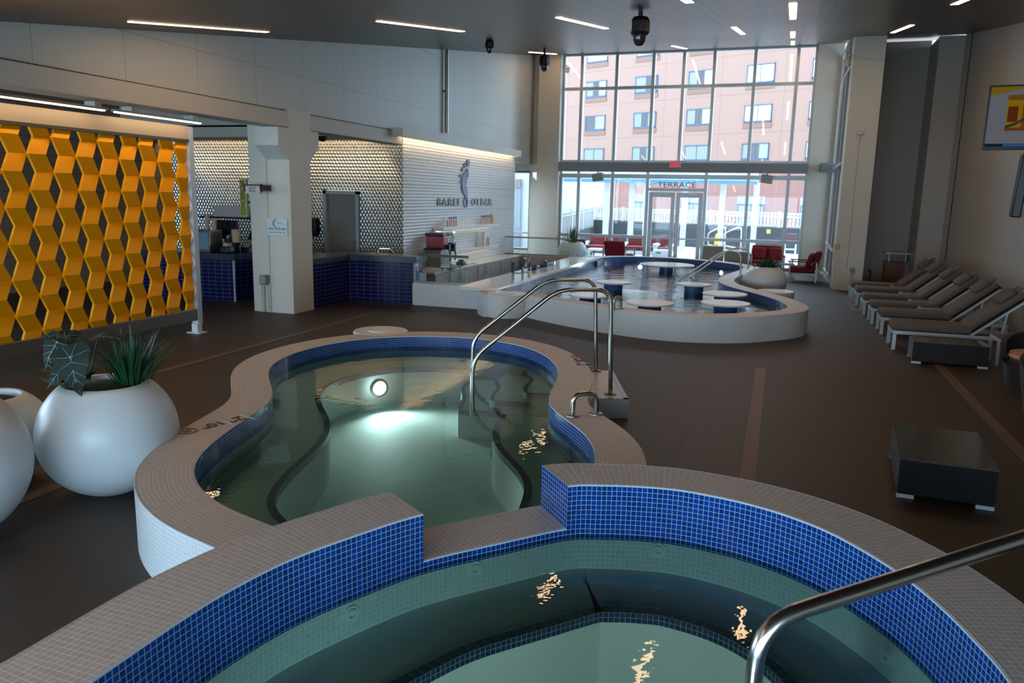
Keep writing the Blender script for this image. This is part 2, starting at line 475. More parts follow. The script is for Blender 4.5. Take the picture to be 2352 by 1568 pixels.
M_SNOW = mat('snowy pale paving', '#a7a3a0', .8, var=.08, vscale=.6)
M_RETAIN = mat('grey concrete retaining wall', '#353639', .8, var=.12, vscale=1.2)
M_VINYL = mat('white vinyl', '#a6a29f', .4)
M_LEAF = mat('dark green grass leaf', '#1d4a2c', .45, var=.35, vscale=30)
M_LEAF2 = mat('dark alocasia leaf', '#0e1d17', .6, spec=.25)
M_LEAF3 = mat('mid green leaf', '#2f4a22', .5, var=.3, vscale=30)
M_VEIN = mat('pale leaf vein', '#6f9480', .6)
M_MOSS = mat('green moss', '#16351c', .9, var=.5, vscale=60, bump=.8)
SKY = 9.5; LAMP = 260
# ---------------------------------------------------------------- camera
def rot_axes(pitch, roll, yaw):
    cy, sy = math.cos(yaw), math.sin(yaw)
    f = Vector((sy*math.cos(pitch), cy*math.cos(pitch), -math.sin(pitch))); r = Vector((cy, -sy, 0)); d = f.cross(r)
    cr, sr = math.cos(roll), math.sin(roll)
    return cr*r+sr*d, -sr*r+cr*d, f
r_, d_, f_ = rot_axes(.1845, -.0205, -.325)
cam = bpy.data.cameras.new('camera'); cam.sensor_width = 36; cam.lens = 1790/2352*36; cam.clip_end = 300; cam.clip_start = .05
cam.dof.use_dof = True; cam.dof.focus_distance = 5.5; cam.dof.aperture_fstop = 3.2
co = bpy.data.objects.new('camera', cam); COL.objects.link(co); SC.camera = co
co.matrix_world = Matrix(((r_.x, -d_.x, -f_.x, 0), (r_.y, -d_.y, -f_.y, 0), (r_.z, -d_.z, -f_.z, 2.2), (0, 0, 0, 1)))
SC.view_settings.view_transform = 'Standard'; SC.view_settings.look = 'None'; SC.view_settings.exposure = .15; SC.view_settings.gamma = 1
try: SC.view_settings.use_curve_mapping = False
except Exception: pass
# ---------------------------------------------------------------- world
W = bpy.data.worlds.new('daylight sky'); SC.world = W; W.use_nodes = True
bg = W.node_tree.nodes['Background']; bg.inputs[0].default_value = (.58, .79, 1, 1); bg.inputs[1].default_value = SKY
# ---------------------------------------------------------------- room shell
XL = -8.33; YF = 26.6
def cz(y): return 2.977+.148*y
SPA = [(-1.93, 1.2), (-1.925, 1.67), (-1.92, 2.07), (-1.895, 2.32), (-1.83, 2.6), (-1.69, 2.92), (-1.52, 3.225), (-1.24, 3.55), (-.965, 3.845), (-.8, 3.925), (-.62, 3.98), (-.42, 4.01), (-.22, 3.99), (-.04, 3.945), (.14, 3.865), (.31, 3.745), (.45, 3.59), (.58, 3.4), (.68, 3.19), (.76, 2.95), (.82, 2.69), (.84, 2.3), (.83, 1.8), (.78, 1.35), (.55, .95), (.1, .72), (-.5, .62), (-1.1, .66), (-1.6, .85)]
spa_in = catmull(SPA, 6, True); WA, WB = 6*6, 8*6            # weir between these samples
spa_out = offset(spa_in, .343, True)
MID = [(-1.98, 3.1), (-2.2, 3.3), (-2.42, 3.36), (-2.6, 3.39), (-2.815, 3.456), (-2.985, 3.522), (-3.157, 3.61), (-3.34, 3.75), (-3.48, 3.89), (-3.6, 4.05), (-3.7, 4.23), (-3.807, 4.528), (-3.89, 4.83), (-3.94, 5.1), (-3.995, 5.36), (-4.08, 5.59), (-4.2, 5.785), (-4.38, 6.0), (-4.61, 6.25), (-4.8, 6.49), (-4.95, 6.75), (-5.06, 7.05), (-5.115, 7.38), (-5.11, 7.75), (-5.03, 8.15), (-4.88, 8.48), (-4.63, 8.76), (-4.3, 8.98), (-3.93, 9.13), (-3.56, 9.15), (-3.2, 9.08), (-2.91, 8.94), (-2.65, 8.74), (-2.4, 8.45), (-2.2, 8.09), (-2.06, 7.71), (-1.985, 7.37), (-1.945, 7.08), (-1.91, 6.79), (-1.86, 6.53), (-1.79, 6.33), (-1.67, 6.15), (-1.51, 5.97), (-1.36, 5.77), (-1.23, 5.56), (-1.15, 5.36), (-1.1, 5.18), (-1.065, 5.0), (-1.01, 4.65), (-.95, 4.3)]
mid_in = resample(smooth_line(catmull(smooth_line(MID, 2), 5), 2), .06)
mid_out = resample(offset(mid_in, .352), .06)
POOL = [(-5.0, 14.0), (-5.0, 22.1), (-5.06, 23.1), (-4.85, 23.75), (-4.4, 24.18), (-3.69, 24.39), (-3.0, 24.32), (-2.35, 24.1), (-1.68, 23.68), (-1.15, 23.1), (-.9, 22.5), (-.86, 21.9), (-.95, 20.92), (-1.09, 20.13), (-1.2, 19.3), (-1.24, 18.6), (-1.2, 17.95), (-1.0, 17.2), (-.62, 16.42), (-.22, 15.69), (.06, 15.05), (.19, 14.55), (.23, 14.2), (.17, 13.8), (.0, 13.5), (-.27, 13.19), (-.6, 12.88), (-1.0, 12.68), (-1.45, 12.6), (-1.87, 12.65), (-2.39, 12.83), (-2.87, 13.07), (-3.4, 13.36), (-3.94, 13.74), (-4.4, 14.02), (-4.75, 14.12)]
POOL = POOL[1:]+[POOL[0]]
pool_in = resample(smooth_line(catmull(POOL, 5, True), 2, True), .1, True)
pool_out = offset(pool_in, .35, True)
def spa_off(d): return offset(spa_in, d, True)
# part of the spa rim that faces the middle pool (from left to right)
sp3 = spa_off(.30); ia = min(range(len(sp3)), key=lambda i: math.dist(sp3[i], (-2.0, 3.05))); ib = min(range(len(sp3)), key=lambda i: math.dist(sp3[i], (-.93, 4.26)))
hole_mid = mid_in[1:-1]+[sp3[i] for i in range(ib, ia-1, -1)]
BARPIT = [(-7.68, 14.45), (-5.72, 14.45), (-5.72, 23.6), (-7.68, 23.6)]
floor = fill([[(-19, -2.6), (6.5, -2.6), (6.5, YF+.1), (-19, YF+.1)], hole_mid, spa_off(.15), offset(pool_in, .1, True), BARPIT], 0, 'floor', M_FLOOR)
struct(floor)
b = MB(); b.face([(XL-.2, -2.6, cz(-2.6)), (4.3, -2.6, cz(-2.6)), (4.3, YF+.3, cz(YF+.3)), (XL-.2, YF+.3, cz(YF+.3))][::-1])
b.face([(XL-.2, -2.6, cz(-2.6)+.2), (4.3, -2.6, cz(-2.6)+.2), (4.3, YF+.3, cz(YF+.3)+.2), (XL-.2, YF+.3, cz(YF+.3)+.2)])
struct(b.build('ceiling', M_CEIL))
# left: upper concrete wall, beams, column
b = MB(); X1 = XL-.3
P = [(-2.6, 3.6), (24.7, 3.6), (24.7, 3.3), (YF, 3.3), (YF, cz(YF)+.05), (-2.6, cz(-2.6)+1.5)]
b.face([(XL, y, z) for y, z in P], [(y, z) for y, z in P]); b.face([(X1, y, z) for y, z in P][::-1], [(y, z) for y, z in P][::-1])
b.box(X1, -2.6, 3.595, XL, 24.7, 3.6); b.box(X1, 24.7, 3.295, XL, YF, 3.3)
struct(b.build('wall_left', M_CONC))
struct(MB().box(XL-.35, -2.6, 3.3, XL+.06, 12.06, 3.575).build('trim_1', M_BEAM, bevel=.01), 'long painted concrete beam over the yellow screen', 'beam')
struct(MB().box(XL-.35, 12.78, 3.3, XL+.06, 16.45, 3.575).build('trim_2', M_BEAM, bevel=.01), 'short painted beam between the column and the bar wall', 'beam')
b = MB()
P = [(12.07, 0), (12.72, 0), (12.72, 2.75), (13.02, 3.0), (13.02, 3.29), (12.77, 3.29), (12.77, 3.62), (12.07, 3.62), (12.07, 3.29), (11.76, 3.29), (11.76, 2.98), (12.07, 2.75)]
xa, xb = -8.76, XL+.05
b.face([(xb, y, z) for y, z in P], [(y, z) for y, z in P]); b.face([(xa, y, z) for y, z in P][::-1])
for i in range(len(P)):
    a, c = P[i], P[(i+1) % len(P)]
    b.face([(xa, a[0], a[1]), (xa, c[0], c[1]), (xb, c[0], c[1]), (xb, a[0], a[1])])
b.box(-9.15, 12.09, 0, -8.77, 12.7, 3.6)
struct(b.build('pillar', M_PAINT, weld=False), 'white concrete column with flared top in front of the bar counter', 'column')
# side room beyond the column line
b = MB()
b.box(-19, 16.6, 0, -10.47, 16.8, 3.595); b.box(-9.47, 16.6, 0, XL-.02, 16.8, 3.595); b.box(-10.47, 16.6, 2.25, -9.47, 16.8, 3.595)
struct(b.build('wall_back', M_SILVER), 'silver embossed tile wall behind the concession counter', 'wall')
b = MB(); b.box(-19, 15.1, 3.42, XL-.35, 15.2, 5.2); b.box(-19, 15.1, 3.38, XL-.35, 16.28, 3.42); b.box(-19, 15.1, 3.6, XL-.3, 16.9, 3.64)
struct(b.build('trim_3', M_PAINT), 'pale bulkhead over the concession counter', 'bulkhead')
struct(MB().box(-19, -2.6, 4.5, XL-.3, 15.1, 4.6).build('trim_4', M_PAINT), 'ceiling of the concession area', 'ceiling')
b = MB()
for y0, y1, z0, z1 in ((-2.6, -2.3, 0, 5), (7, 17, 0, 5), (-2.3, 7, 0, .2), (-2.3, 7, 3.2, 5)): b.box(-15.2, y0, z0, -15, y1, z1)
struct(b.build('wall_side', stripe_mat('brown slat wall', [(0, '#6b5648'), (.07, '#8a7362'), (.5, '#86705f')], p=.19)))
def window(n, x0, y0, z0, x1, y1, z1, cuts, fr, w=.07, dep=.12, gl=None, zc=()):
    """glazed opening between two plan points with mullions at the fractions in cuts"""
    a = Vector((x0, y0, 0)); e = Vector((x1, y1, 0)); d = (e-a)
    f = MB()
    for t in [0]+list(cuts)+[1]:
        p = a+d*t; f.bar((p.x, p.y, z0), (p.x, p.y, z1), w, dep, up=(d.normalized().x, d.normalized().y, 0))
    for z in (z0, z1)+tuple(zc): f.bar((x0, y0, z), (x1, y1, z), dep, w)
    o = struct(f.build(n, fr))
    g = MB(); g.bar((x0, y0, (z0+z1)/2), (x1, y1, (z0+z1)/2), .012, z1-z0)
    g.build('pane', gl or M_GLASS, o); return o
window('window_3', -15.1, -2.3, .2, -15.1, 7, 3.2, (.2, .4, .6, .8), M_WFRAME)
b = MB(); b.box(-15, -2.8, 0, -13.8, -2.6, 4.6); b.box(-13.8, -2.8, 3.6, XL-.3, -2.6, 4.6); b.box(XL-.5, -2.8, 0, XL-.1, -2.6, 4.6); b.box(XL-.1, -2.8, 2.5, 4.3, -2.6, 4.6); b.box(3.4, -2.8, 0, 4.3, -2.6, 2.5)
struct(b.build('wall_rear', M_PAINT))
window('window_4', -13.8, -2.7, .06, XL-.5, -2.7, 3.6, (.25, .5, .75), M_WFRAME)
window('window_5', XL-.1, -2.7, .06, 3.4, -2.7, 2.5, (.2, .4, .6, .8), M_WFRAME)
# right: taupe walls, pilasters, recess
XR = 4.05
b = MB(); b.face([(XR, -2.6, 0), (XR, 22.38, 0), (XR, 22.38, cz(22.4)), (XR, -2.6, cz(-2.6))], [(-2.6, 0), (22.38, 0), (22.38, cz(22.4)), (-2.6, cz(-2.6))])
b.face([(XR+.2, -2.6, 0), (XR+.2, -2.6, cz(-2.6)), (XR+.2, 22.38, cz(22.4)), (XR+.2, 22.38, 0)])
struct(b.build('wall_right', M_RWALL))
struct(MB().box(XR-.01, 22.36, 0, XR+.06, 22.42, 6.28).build('trim_5', M_DARKJ), 'dark joint in the right hand wall', 'joint')
b = MB(); b.box(3.47, 23.2, 0, 4.1, 24.8, 6.4); b.box(XR, 22.42, 0, 4.2, 23.2, 6.4)
struct(b.build('wall_corner', M_RWALL))
struct(MB().box(2.0, 24.6, 0, 3.5, 24.8, 6.55).build('wall_recess', M_RWALL))
b = MB(); b.box(1.38, 21.55, 0, 2.08, 22.3, cz(21.6)+.1); b.box(1.98, 22.3, 0, 2.08, 24.8, cz(24))
struct(b.build('pillar', M_PAINT), 'taupe pilaster with alarm bell beside the far glazing', 'pilaster')
# far glass wall
b = MB(); b.box(-8.06, 26.2, 0, -7.3, 26.85, cz(26.5)+.1)
P = [(-8.42, 0), (-8.07, 0), (-8.07, 2.52), (-8.42, 2.98)]
b.face([(x, 26.5, z) for x, z in P]); b.face([(x, 26.8, z) for x, z in P][::-1]); b.box(-8.42, 26.5, 0, -8.4, 26.8, 2.98)
struct(b.build('pillar', M_PAINT), 'tall white column left of the far glass wall', 'column')
struct(MB().box(.69, 26.3, 0, 1.42, 26.85, cz(26.5)+.1).build('pillar', M_PAINT), 'tall white column right of the far glass wall', 'column')
def far_glazing():
    f = MB(); zt = cz(YF)-.02
    for x in (-7.28, -6.66, -5.48, -4.28, -3.31, -2.36, -1.12, .13, .67): f.box(x-.05, YF-.09, 3.36, x+.05, YF+.09, zt)
    for x in (-7.28, -6.65, -5.47, -4.29, -2.39, -1.07, .14, .67): f.box(x-.05, YF-.09, 0, x+.05, YF+.09, 3.36)
    for z, h in ((5.78, .10), (zt, .12), (3.4, .1), (2.93, .14), (.92, .10)):
        if z == .92:
            f.box(-7.28, YF-.07, z-h/2, -4.3, YF+.07, z+h/2); f.box(-2.4, YF-.07, z-h/2, .67, YF+.07, z+h/2)
        else: f.box(-7.3, YF-.07, z-h/2, .69, YF+.07, z+h/2)
    f.box(-7.3, YF-.08, 0, -4.3, YF+.08, .1); f.box(-2.4, YF-.08, 0, .69, YF+.08, .1); f.box(-4.3, YF-.07, 2.46, -2.4, YF+.07, 2.56)
    o = struct(f.build('window_1', M_ALU))
    g = MB(); g.box(-7.28, YF-.006, 3.4, .67, YF+.006, zt); g.box(-7.28, YF-.006, .1, -4.29, YF+.006, 2.93); g.box(-2.39, YF-.006, .1, .67, YF+.006, 2.93); g.box(-4.29, YF-.006, 2.56, -2.39, YF+.006, 2.93)
    g.build('pane', M_GLASS, o)
    text('TERRACE', .25, mat('grey vinyl lettering', '#6f7276', .6), o, (-3.33, YF-.03, 2.66), FRONT, width=1.26, ext=.003)
far_glazing()
struct(MB().box(-7.27, 26.1, 3.06, .69, 26.4, 3.36).build('trim_6', M_GREY, bevel=.01), 'long grey roller shade housing across the far glass wall', 'shade housing')
b = MB(); b.box(-12, 26.6, 0, -9.06, 26.8, 7.2); b.box(-9.06, 26.6, 3.03, -8.0, 26.8, 7.2); b.box(-9.06, 26.6, 0, -8.4, 26.8, .36)
struct(b.build('wall_far', M_PAINT))
window('window_6', -9.06, 26.66, .36, -8.4, 26.66, 3.03, (), M_WFRAME, zc=(.92,))
struct(MB().box(-12.1, 16.8, 0, -12, 26.7, 3.9).build('wall_bar_end', M_PAINT))
struct(MB().box(-12, 24.7, 3.28, XL-.3, 26.6, 3.3).build('trim_7', M_PAINT), 'low soffit at the far end of the bar', 'soffit')
# side window between pilaster and far right column
window('window_2', 1.42, 22.35, .15, 1.42, 26.3, 6.45, (.33, .66), M_WFRAME, zc=(.95, 3.2, 5.6))
# terrace double door
def leaf(x0, x1, hx):
    f = MB(); z0, z1 = .04, 2.42; w = .13
    f.box(x0, YF-.03, z0, x0+w, YF+.03, z1); f.box(x1-w, YF-.03, z0, x1, YF+.03, z1); f.box(x0+w, YF-.03, z1-.16, x1-w, YF+.03, z1); f.box(x0+w, YF-.03, z0, x1-w, YF+.03, z0+.2)
    o = f.build('door_1' if hx < -3.35 else 'door_2', M_ALU); struct(o)
    MB().box(x0+w, YF-.006, z0+.2, x1-w, YF+.006, z1-.16).build('pane', M_GLASS, o)
    h = MB(); h.box(x0+w, YF-.07, .88, x1-w, YF-.05, .93); h.box(hx-.025, YF-.10, .82, hx+.025, YF-.03, 1.12); h.build('door_handle', M_STEELD, o)
    c = MB(); cx = x0+.32 if hx > -3.4 and hx < -3.3 and x0 < -3.4 else x1-.32
    c.box(cx-.2, YF-.11, 2.36, cx+.16, YF-.03, 2.43).build('door_closer', M_STEELD, o)
leaf(-4.22, -3.36, -3.42); leaf(-3.32, -2.46, -3.26)
# ---------------------------------------------------------------- pools
TP = .0271
def rim(parent, A, B, z, nm='coping', closed=False, idx=None):
    """tiled top between inner and outer line with a rounded white grout bead"""
    n = len(A); U = arclen(A, closed)
    m = MB(True); m.strip(z3(A, z), z3(B, z), U, 0, .352, closed=closed)
    C = offset(A, .008, closed)
    m.strip(z3(A, z-.007), z3(C, z+.0012), U, 0, .01, mat=1, closed=closed)
    D = offset(B, -.006, closed)
    m.strip(z3(D, z+.0012), z3(B, z-.006), U, 0, .01, mat=1, closed=closed)
    return m
# --- near spa
spa = thing('spa_pool', 'round hot tub in the foreground with blue mosaic wall and a lowered spillway', 'hot tub', (-.5, 2.3, 0))
N = len(spa_in); ZS, ZW = .684, .44
hi = [spa_in[i % N] for i in range(WB, WA+N+1)]; ho = [spa_out[i % N] for i in range(WB, WA+N+1)]
lo_i = spa_in[WA:WB+1]; lo_o = spa_out[WA:WB+1]
m = rim(spa, hi, ho, ZS); m.build('coping', [M_COPING, M_GROUT], spa)
m = rim(spa, lo_i, lo_o, ZW); m.build('spillway', [M_COPING, M_GROUT], spa)
ends = MB(True)
for k, i in ((0, WA), (1, WB)):
    a, o_ = spa_in[i], spa_out[i]
    q = [(a[0], a[1], ZW), (o_[0], o_[1], ZW), (o_[0], o_[1], ZS), (a[0], a[1], ZS)]; L = math.dist(a, o_)
    ends.face(q if k else q[::-1], [(0, 0), (L, 0), (L, ZS-ZW), (0, ZS-ZW)] if k else [(0, ZS-ZW), (L, ZS-ZW), (L, 0), (0, 0)])
ends.build('end_face', M_BLUET, spa)
w = MB(True); U = arclen(hi)
w.strip(z3(hi, ZS-.007), z3(hi, .37), U, 0, ZS-.377, mat=0)
w.strip(z3(lo_i, ZW-.007), z3(lo_i, .37), None, 0, ZW-.377, mat=0)
full = spa_in+[spa_in[0]]
w.strip(z3(full, .37), z3(full, .2), None, 0, .17, mat=1)
w.build('inner_wall', [M_BLUET, M_PALET], spa)
w = MB(True); w.strip(z3(ho, ZS-.006), z3(ho, -.45), None, 0, 1.13); w.strip(z3(lo_o, ZW-.006), z3(lo_o, -.45), None, 0, .88); w.build('outer_wall', M_WHITET, spa)
sb = offset(spa_in, -.46, True); sb2 = offset(spa_in, -.40, True); sb3 = offset(spa_in, -.465, True)
c = lambda L: L+[L[0]]
MB(True).strip(z3(c(spa_in), .2), z3(c(sb2), .2)).build('bench', M_PLASTER, spa)
w = MB(True); w.strip(z3(c(sb2), .203), z3(c(sb), .203), None, 0, .052); w.strip(z3(c(sb), .203), z3(c(sb), .149), None, 0, .0542, mat=1); w.build('bench_edge', [M_NAVYT, M_NAVYS], spa)
w = MB(True); w.strip(z3(c(sb), .149), z3(c(sb), -.22)); w.build('bench_riser', M_PLASTER, spa)
fill([offset(spa_in, -.44, True)], -.22, 'basin_floor', M_PLASTER, spa)
def jet(parent, p, n, r=.045):
    d = Vector((n[0], n[1], 0)).normalized(); z = d; x = Vector((0, 0, 1)); y = z.cross(x)
    M = Matrix(((x.x, y.x, z.x, 0), (x.y, y.y, z.y, 0), (x.z, y.z, z.z, 0), (0, 0, 0, 1)))
    MB(True).lathe([(0, .004), (r*.3, .004), (r*.3, .014), (r*.62, .014), (r*.66, .006), (r*.95, .008), (r, 0)], p, 20, 0, M).build('jet_nozzle', mat_jet, parent, smooth=40)
mat_jet = mat('pale jet fitting', '#b9d0d0', .4)
def jets(parent, line, zs, spots, inset=.0):
    for (x, y), z in zip(spots, zs):
        i = min(range(1, len(line)-1), key=lambda k: math.dist(line[k], (x, y)))
        t = (line[i+1][0]-line[i-1][0], line[i+1][1]-line[i-1][1]); jet(parent, (line[i][0], line[i][1], z), (t[1], -t[0]))
jets(spa, spa_in, (.33, .31, .33, .3), [(-1.32, 3.45), (-1.72, 2.86), (-.47, 4.0), (.58, 3.4)])
jets(spa, sb, (.02,), [(.1, 3.25)])
tag(fill([offset(spa_in, .004, True)], .40, 'spa_water', water('still pool water', (.46, .82, .88, 1), 5, .10, .02)), 'clear greenish water filling the foreground hot tub', 'water')
# --- middle pool
mid = thing('wading_pool', 'keyhole shaped pool in the middle with blue mosaic band and underwater bench', 'pool', (-3, 6, 0))
ZM, WM = .406, .27
mo = offset(mid_in, .352)
rim(mid, mid_in, mo, ZM).build('coping', [M_COPING, M_GROUT], mid)
w = MB(True); U = arclen(mid_in)
w.strip(z3(mid_in, ZM-.007), z3(mid_in, .22), U, 0, ZM-.227, mat=0); w.strip(z3(mid_in, .22), z3(mid_in, .1), U, 0, .12, mat=1); w.strip(z3(mid_in, .1), z3(mid_in, -.33), U, 0, .43, mat=2)
w.build('inner_wall', [M_BLUET, M_PALET, M_PLASTER], mid)
MB(True).strip(z3(mo, ZM-.006), z3(mo, -.02), arclen(mo), 0, ZM).build('outer_wall', M_WHITET, mid)
def at(L, p): return min(range(len(L)), key=lambda k: math.dist(L[k], p))
i1 = at(mid_in, (-3.2, 9.08)); i2 = at(mid_in, (-2.0, 7.0))
bt = MB(True); be = MB(True); br = MB(True)
for sl in (mid_in[:i1], mid_in[i2:]):
    a0 = offset(sl, -.44); a1 = offset(sl, -.50)
    bt.strip(z3(sl, .1), z3(a0, .1)); be.strip(z3(a0, .103), z3(a1, .103), None, 0, .052); be.strip(z3(a1, .103), z3(a1, .049), None, 0, .054, mat=1); br.strip(z3(a1, .049), z3(a1, -.33))
bt.build('bench', M_PLASTER, mid); be.build('bench_edge', [M_NAVYT, M_NAVYS], mid); br.build('bench_riser', M_PLASTER, mid)
fill([hole_mid], -.33, 'basin_floor', M_PLASTER, mid)
wallpts = [(-1.98, 7.35), (-2.04, 7.7), (-2.18, 8.09), (-2.38, 8.45), (-2.62, 8.74)]
for z, P in ((-.03, [(-3.45, 8.75), (-3.42, 8.3), (-3.22, 7.86), (-3.12, 7.5), (-3.02, 7.33), (-2.62, 7.42)]), (.045, [(-3.1, 8.9), (-3.08, 8.5), (-2.92, 8.15), (-2.86, 7.8), (-2.74, 7.55), (-2.36, 7.66)]), (.12, [(-2.8, 8.9), (-2.78, 8.6), (-2.6, 8.4), (-2.55, 8.0), (-2.44, 7.74), (-2.14, 7.84)])):
    Q = smooth_line(catmull(P, 4), 1)+wallpts[1:]
    MB(True).prism(Q, -.33, z).build('step', M_PLASTER, mid)
    fr = Q[:-4]; w = MB(True); fr2 = offset(fr, .05)
    w.strip(z3(fr, z+.003), z3(fr2, z+.003), None, 0, .052); w.strip(z3(fr, z+.003), z3(fr, z-.045), None, 0, .05, mat=1); w.build('step_edge', [M_NAVYT, M_NAVYS], mid)
jets(mid, mid_in, (.16, .16, .17), [(-3.75, 4.35), (-1.5, 5.95), (-4.3, 5.9)]); b50 = offset(mid_in, -.50); jets(mid, b50, (-.1, -.1, -.08), [(-3.15, 4.25), (-2.3, 6.3), (-4.4, 6.9)])
MB(True).obox(Matrix.Translation((-4.5, 8.88, .285)) @ Matrix.Rotation(.62, 4, 'Z'), .42, .1, .12).build('skimmer_opening', mat('dark skimmer opening', '#0b1a20', .4), mid)
# round pedestal on the far rim
def pedestal(parent, x, y, z, r, nm='side_pedestal'):
    p = MB(True); p.lathe([(r, 0), (r, z-.01), (r-.01, z), (0, z)], (x, y, 0), 40, 1)
    p.build(nm, [M_COPING, M_WHITET], parent, smooth=30)
    MB(True).lathe([(.17, 0), (.17, .008), (.12, .012), (0, .012)], (x, y, z), 28).build('access_cap', M_WHITE, parent, smooth=30)
pedestal(mid, -4.92, 9.12, ZM+.002, .36)
tag(fill([hole_mid], WM, 'pool_water', water('calm pool water', (.50, .84, .88, 1), 4, .09, .02)), 'clear greenish water in the keyhole shaped middle pool', 'water')
# no diving and depth marks set in the coping
def depth_mark(parent, x, y, ang, zs=ZM, s=1, syms=True):
    g = MB(True); col = mat('black depth tile ink', '#1b1714', .5); red = mat('red no diving ink', '#8e2a22', .5)
    def put(body, size, dx, dy, m_):
        px = x+math.cos(ang)*dx-math.sin(ang)*dy; py = y+math.sin(ang)*dx+math.cos(ang)*dy
        o = text(body, size*s, m_, None, sub((px, py, zs+.003), wl(parent)), (0, 0, ang), ext=.0006, name='depth_marking', bold=.002); o.parent = parent
    put('2', .17, -.18, 0, col); put('FT', .055, -.10, .04, col); put('10', .15, .03, 0, col); put('IN', .05, .13, .04, col)
    for wd in (-.25, -.06):
        cx = x+math.cos(ang)*wd; cy = y+math.sin(ang)*wd
        g.obox(Matrix.Translation((cx, cy, zs+.002)) @ Matrix.Rotation(ang, 4, 'Z'), .012, .2, .002)
    g.build('depth_marking', M_GROUT, parent)
    cx = x+math.cos(ang)*.27; cy = y+math.sin(ang)*.27
    r = MB(True); r.lathe([(.062, 0), (.062, .003), (.076, .003), (.076, 0)], (cx, cy, zs+.001), 32)
    r.obox(Matrix.Translation((cx, cy, zs+.003)) @ Matrix.Rotation(ang+.8, 4, 'Z'), .13, .012, .002); r.build('no_diving_mark', red, parent)
    d = MB(True); d.obox(Matrix.Translation((cx, cy, zs+.0025)) @ Matrix.Rotation(ang-.5, 4, 'Z'), .07, .016, .002); d.obox(Matrix.Translation((cx, cy, zs+.0025)) @ Matrix.Rotation(ang+.9, 4, 'Z'), .05, .012, .002); d.build('no_diving_mark', col, parent)
depth_mark(mid, -4.03, 4.83, math.radians(252), s=1)
depth_mark(mid, -1.98, 8.28, math.radians(112), s=1)
# --- far swim up pool
pool = thing('swim_up_pool', 'large swim-up bar pool at the back with white mosaic outer wall', 'pool', (-2.5, 18, 0))
ZP, WP = .42, .27
rim(pool, pool_in, pool_out, ZP, closed=True).build('coping', [M_COPING, M_GROUT], pool)
MB(True).strip(z3(c(pool_in), ZP-.007), z3(c(pool_in), -.6), None, 0, 1.02).build('inner_wall', M_BLUET, pool)
MB(True).strip(z3(c(pool_out), ZP-.006), z3(c(pool_out), -.02), None, 0, .43).build('outer_wall', M_WHITET, pool)
fill([offset(pool_in, .1, True)], -.55, 'basin_floor', M_PLASTER, pool)
pedestal(pool, -4.72, 13.62, ZP+.002, .38); pedestal(pool, -5.35, 23.7, ZP+.002, .36); pedestal(pool, .02, 16.6, ZP+.002, .36)
MB(True).box(-5.0, 22.3, .27, -4.94, 23.2, .38).build('skimmer_opening', mat('dark skimmer mouth', '#0b1a20', .4), pool)
tag(fill([offset(pool_in, .01, True)], WP, 'pool_water', water('rippled pool water', (.50, .80, .84, 1), 3.0, .4, .045)), 'rippled water of the swim-up bar pool reflecting the bright window', 'water')
def pool_table(x, y, r, label, pr=.2):
    t = thing('pool_table', label, 'table', (x, y, -.55), 0, 'round tables standing in the swim-up pool')
    MB().lathe([(0, 1.0), (r-.008, 1.0), (r, .992), (r, .975), (r-.01, .968), (0, .968)], (0, 0, 0), 48).build('table_top', M_WHITE, t, smooth=30)
    MB().lathe([(pr, 0), (pr, .968)], (0, 0, 0), 40).build('pedestal', M_BLUET, t, smooth=30)
pool_table(-2.85, 21.6, .74, 'largest round white table in the pool, nearest the terrace doors', .2)
pool_table(-3.27, 16.4, .38, 'round white pool table in the middle, behind the chrome handrail')
pool_table(-1.63, 16.85, .37, 'round white pool table where the sloping handrail enters the water')
pool_table(-3.2, 13.95, .38, 'round white pool table partly hidden behind the nearer handrail post')
pool_table(-2.02, 13.4, .41, 'round white pool table closest to the front wall of the pool')
pool_table(-.9, 15.4, .42, 'round white pool table by the inner curve, rear one of the right pair')
pool_table(-.79, 13.98, .42, 'round white pool table front one of the right pair, brightly lit top')
# entry plinth beside the middle pool
pl = thing('entry_step', 'low white mosaic step block carrying the handrail posts', 'step', (-1.6, 8.1, 0))
A = (-1.31, 7.63); Bp = (-1.73, 8.88); dx, dy = Bp[0]-A[0], Bp[1]-A[1]; L = math.hypot(dx, dy); ux, uy = dx/L, dy/L; wx, wy = -uy, ux
P = [A, Bp, (Bp[0]+wx*.42, Bp[1]+wy*.42), (A[0]+wx*.52, A[1]+wy*.52)]
MB(True).prism(P, 0, .2).build('block', M_WHITET, pl)
m = MB(True); cxx = sum(p[0] for p in P)/4; cyy = sum(p[1] for p in P)/4
m.face([(x, y, .202) for x, y in P]); m.build('tread', tiles('warm tread mosaic', '#b9a797', '#d8d2cb', rough=.3), pl)
m = MB(True)
m.strip([(A[0], A[1], .204), (Bp[0], Bp[1], .204)], [(A[0]+wx*.05, A[1]+wy*.05, .204), (Bp[0]+wx*.05, Bp[1]+wy*.05, .204)], None, 0, .052, flip=False)
m.strip([(P[3][0], P[3][1], .204), (A[0], A[1], .204)], [(P[3][0]+ux*.05, P[3][1]+uy*.05, .204), (A[0]+ux*.05, A[1]+uy*.05, .204)], None, 0, .052)
m.build('edge_tile', M_NAVYT, pl)
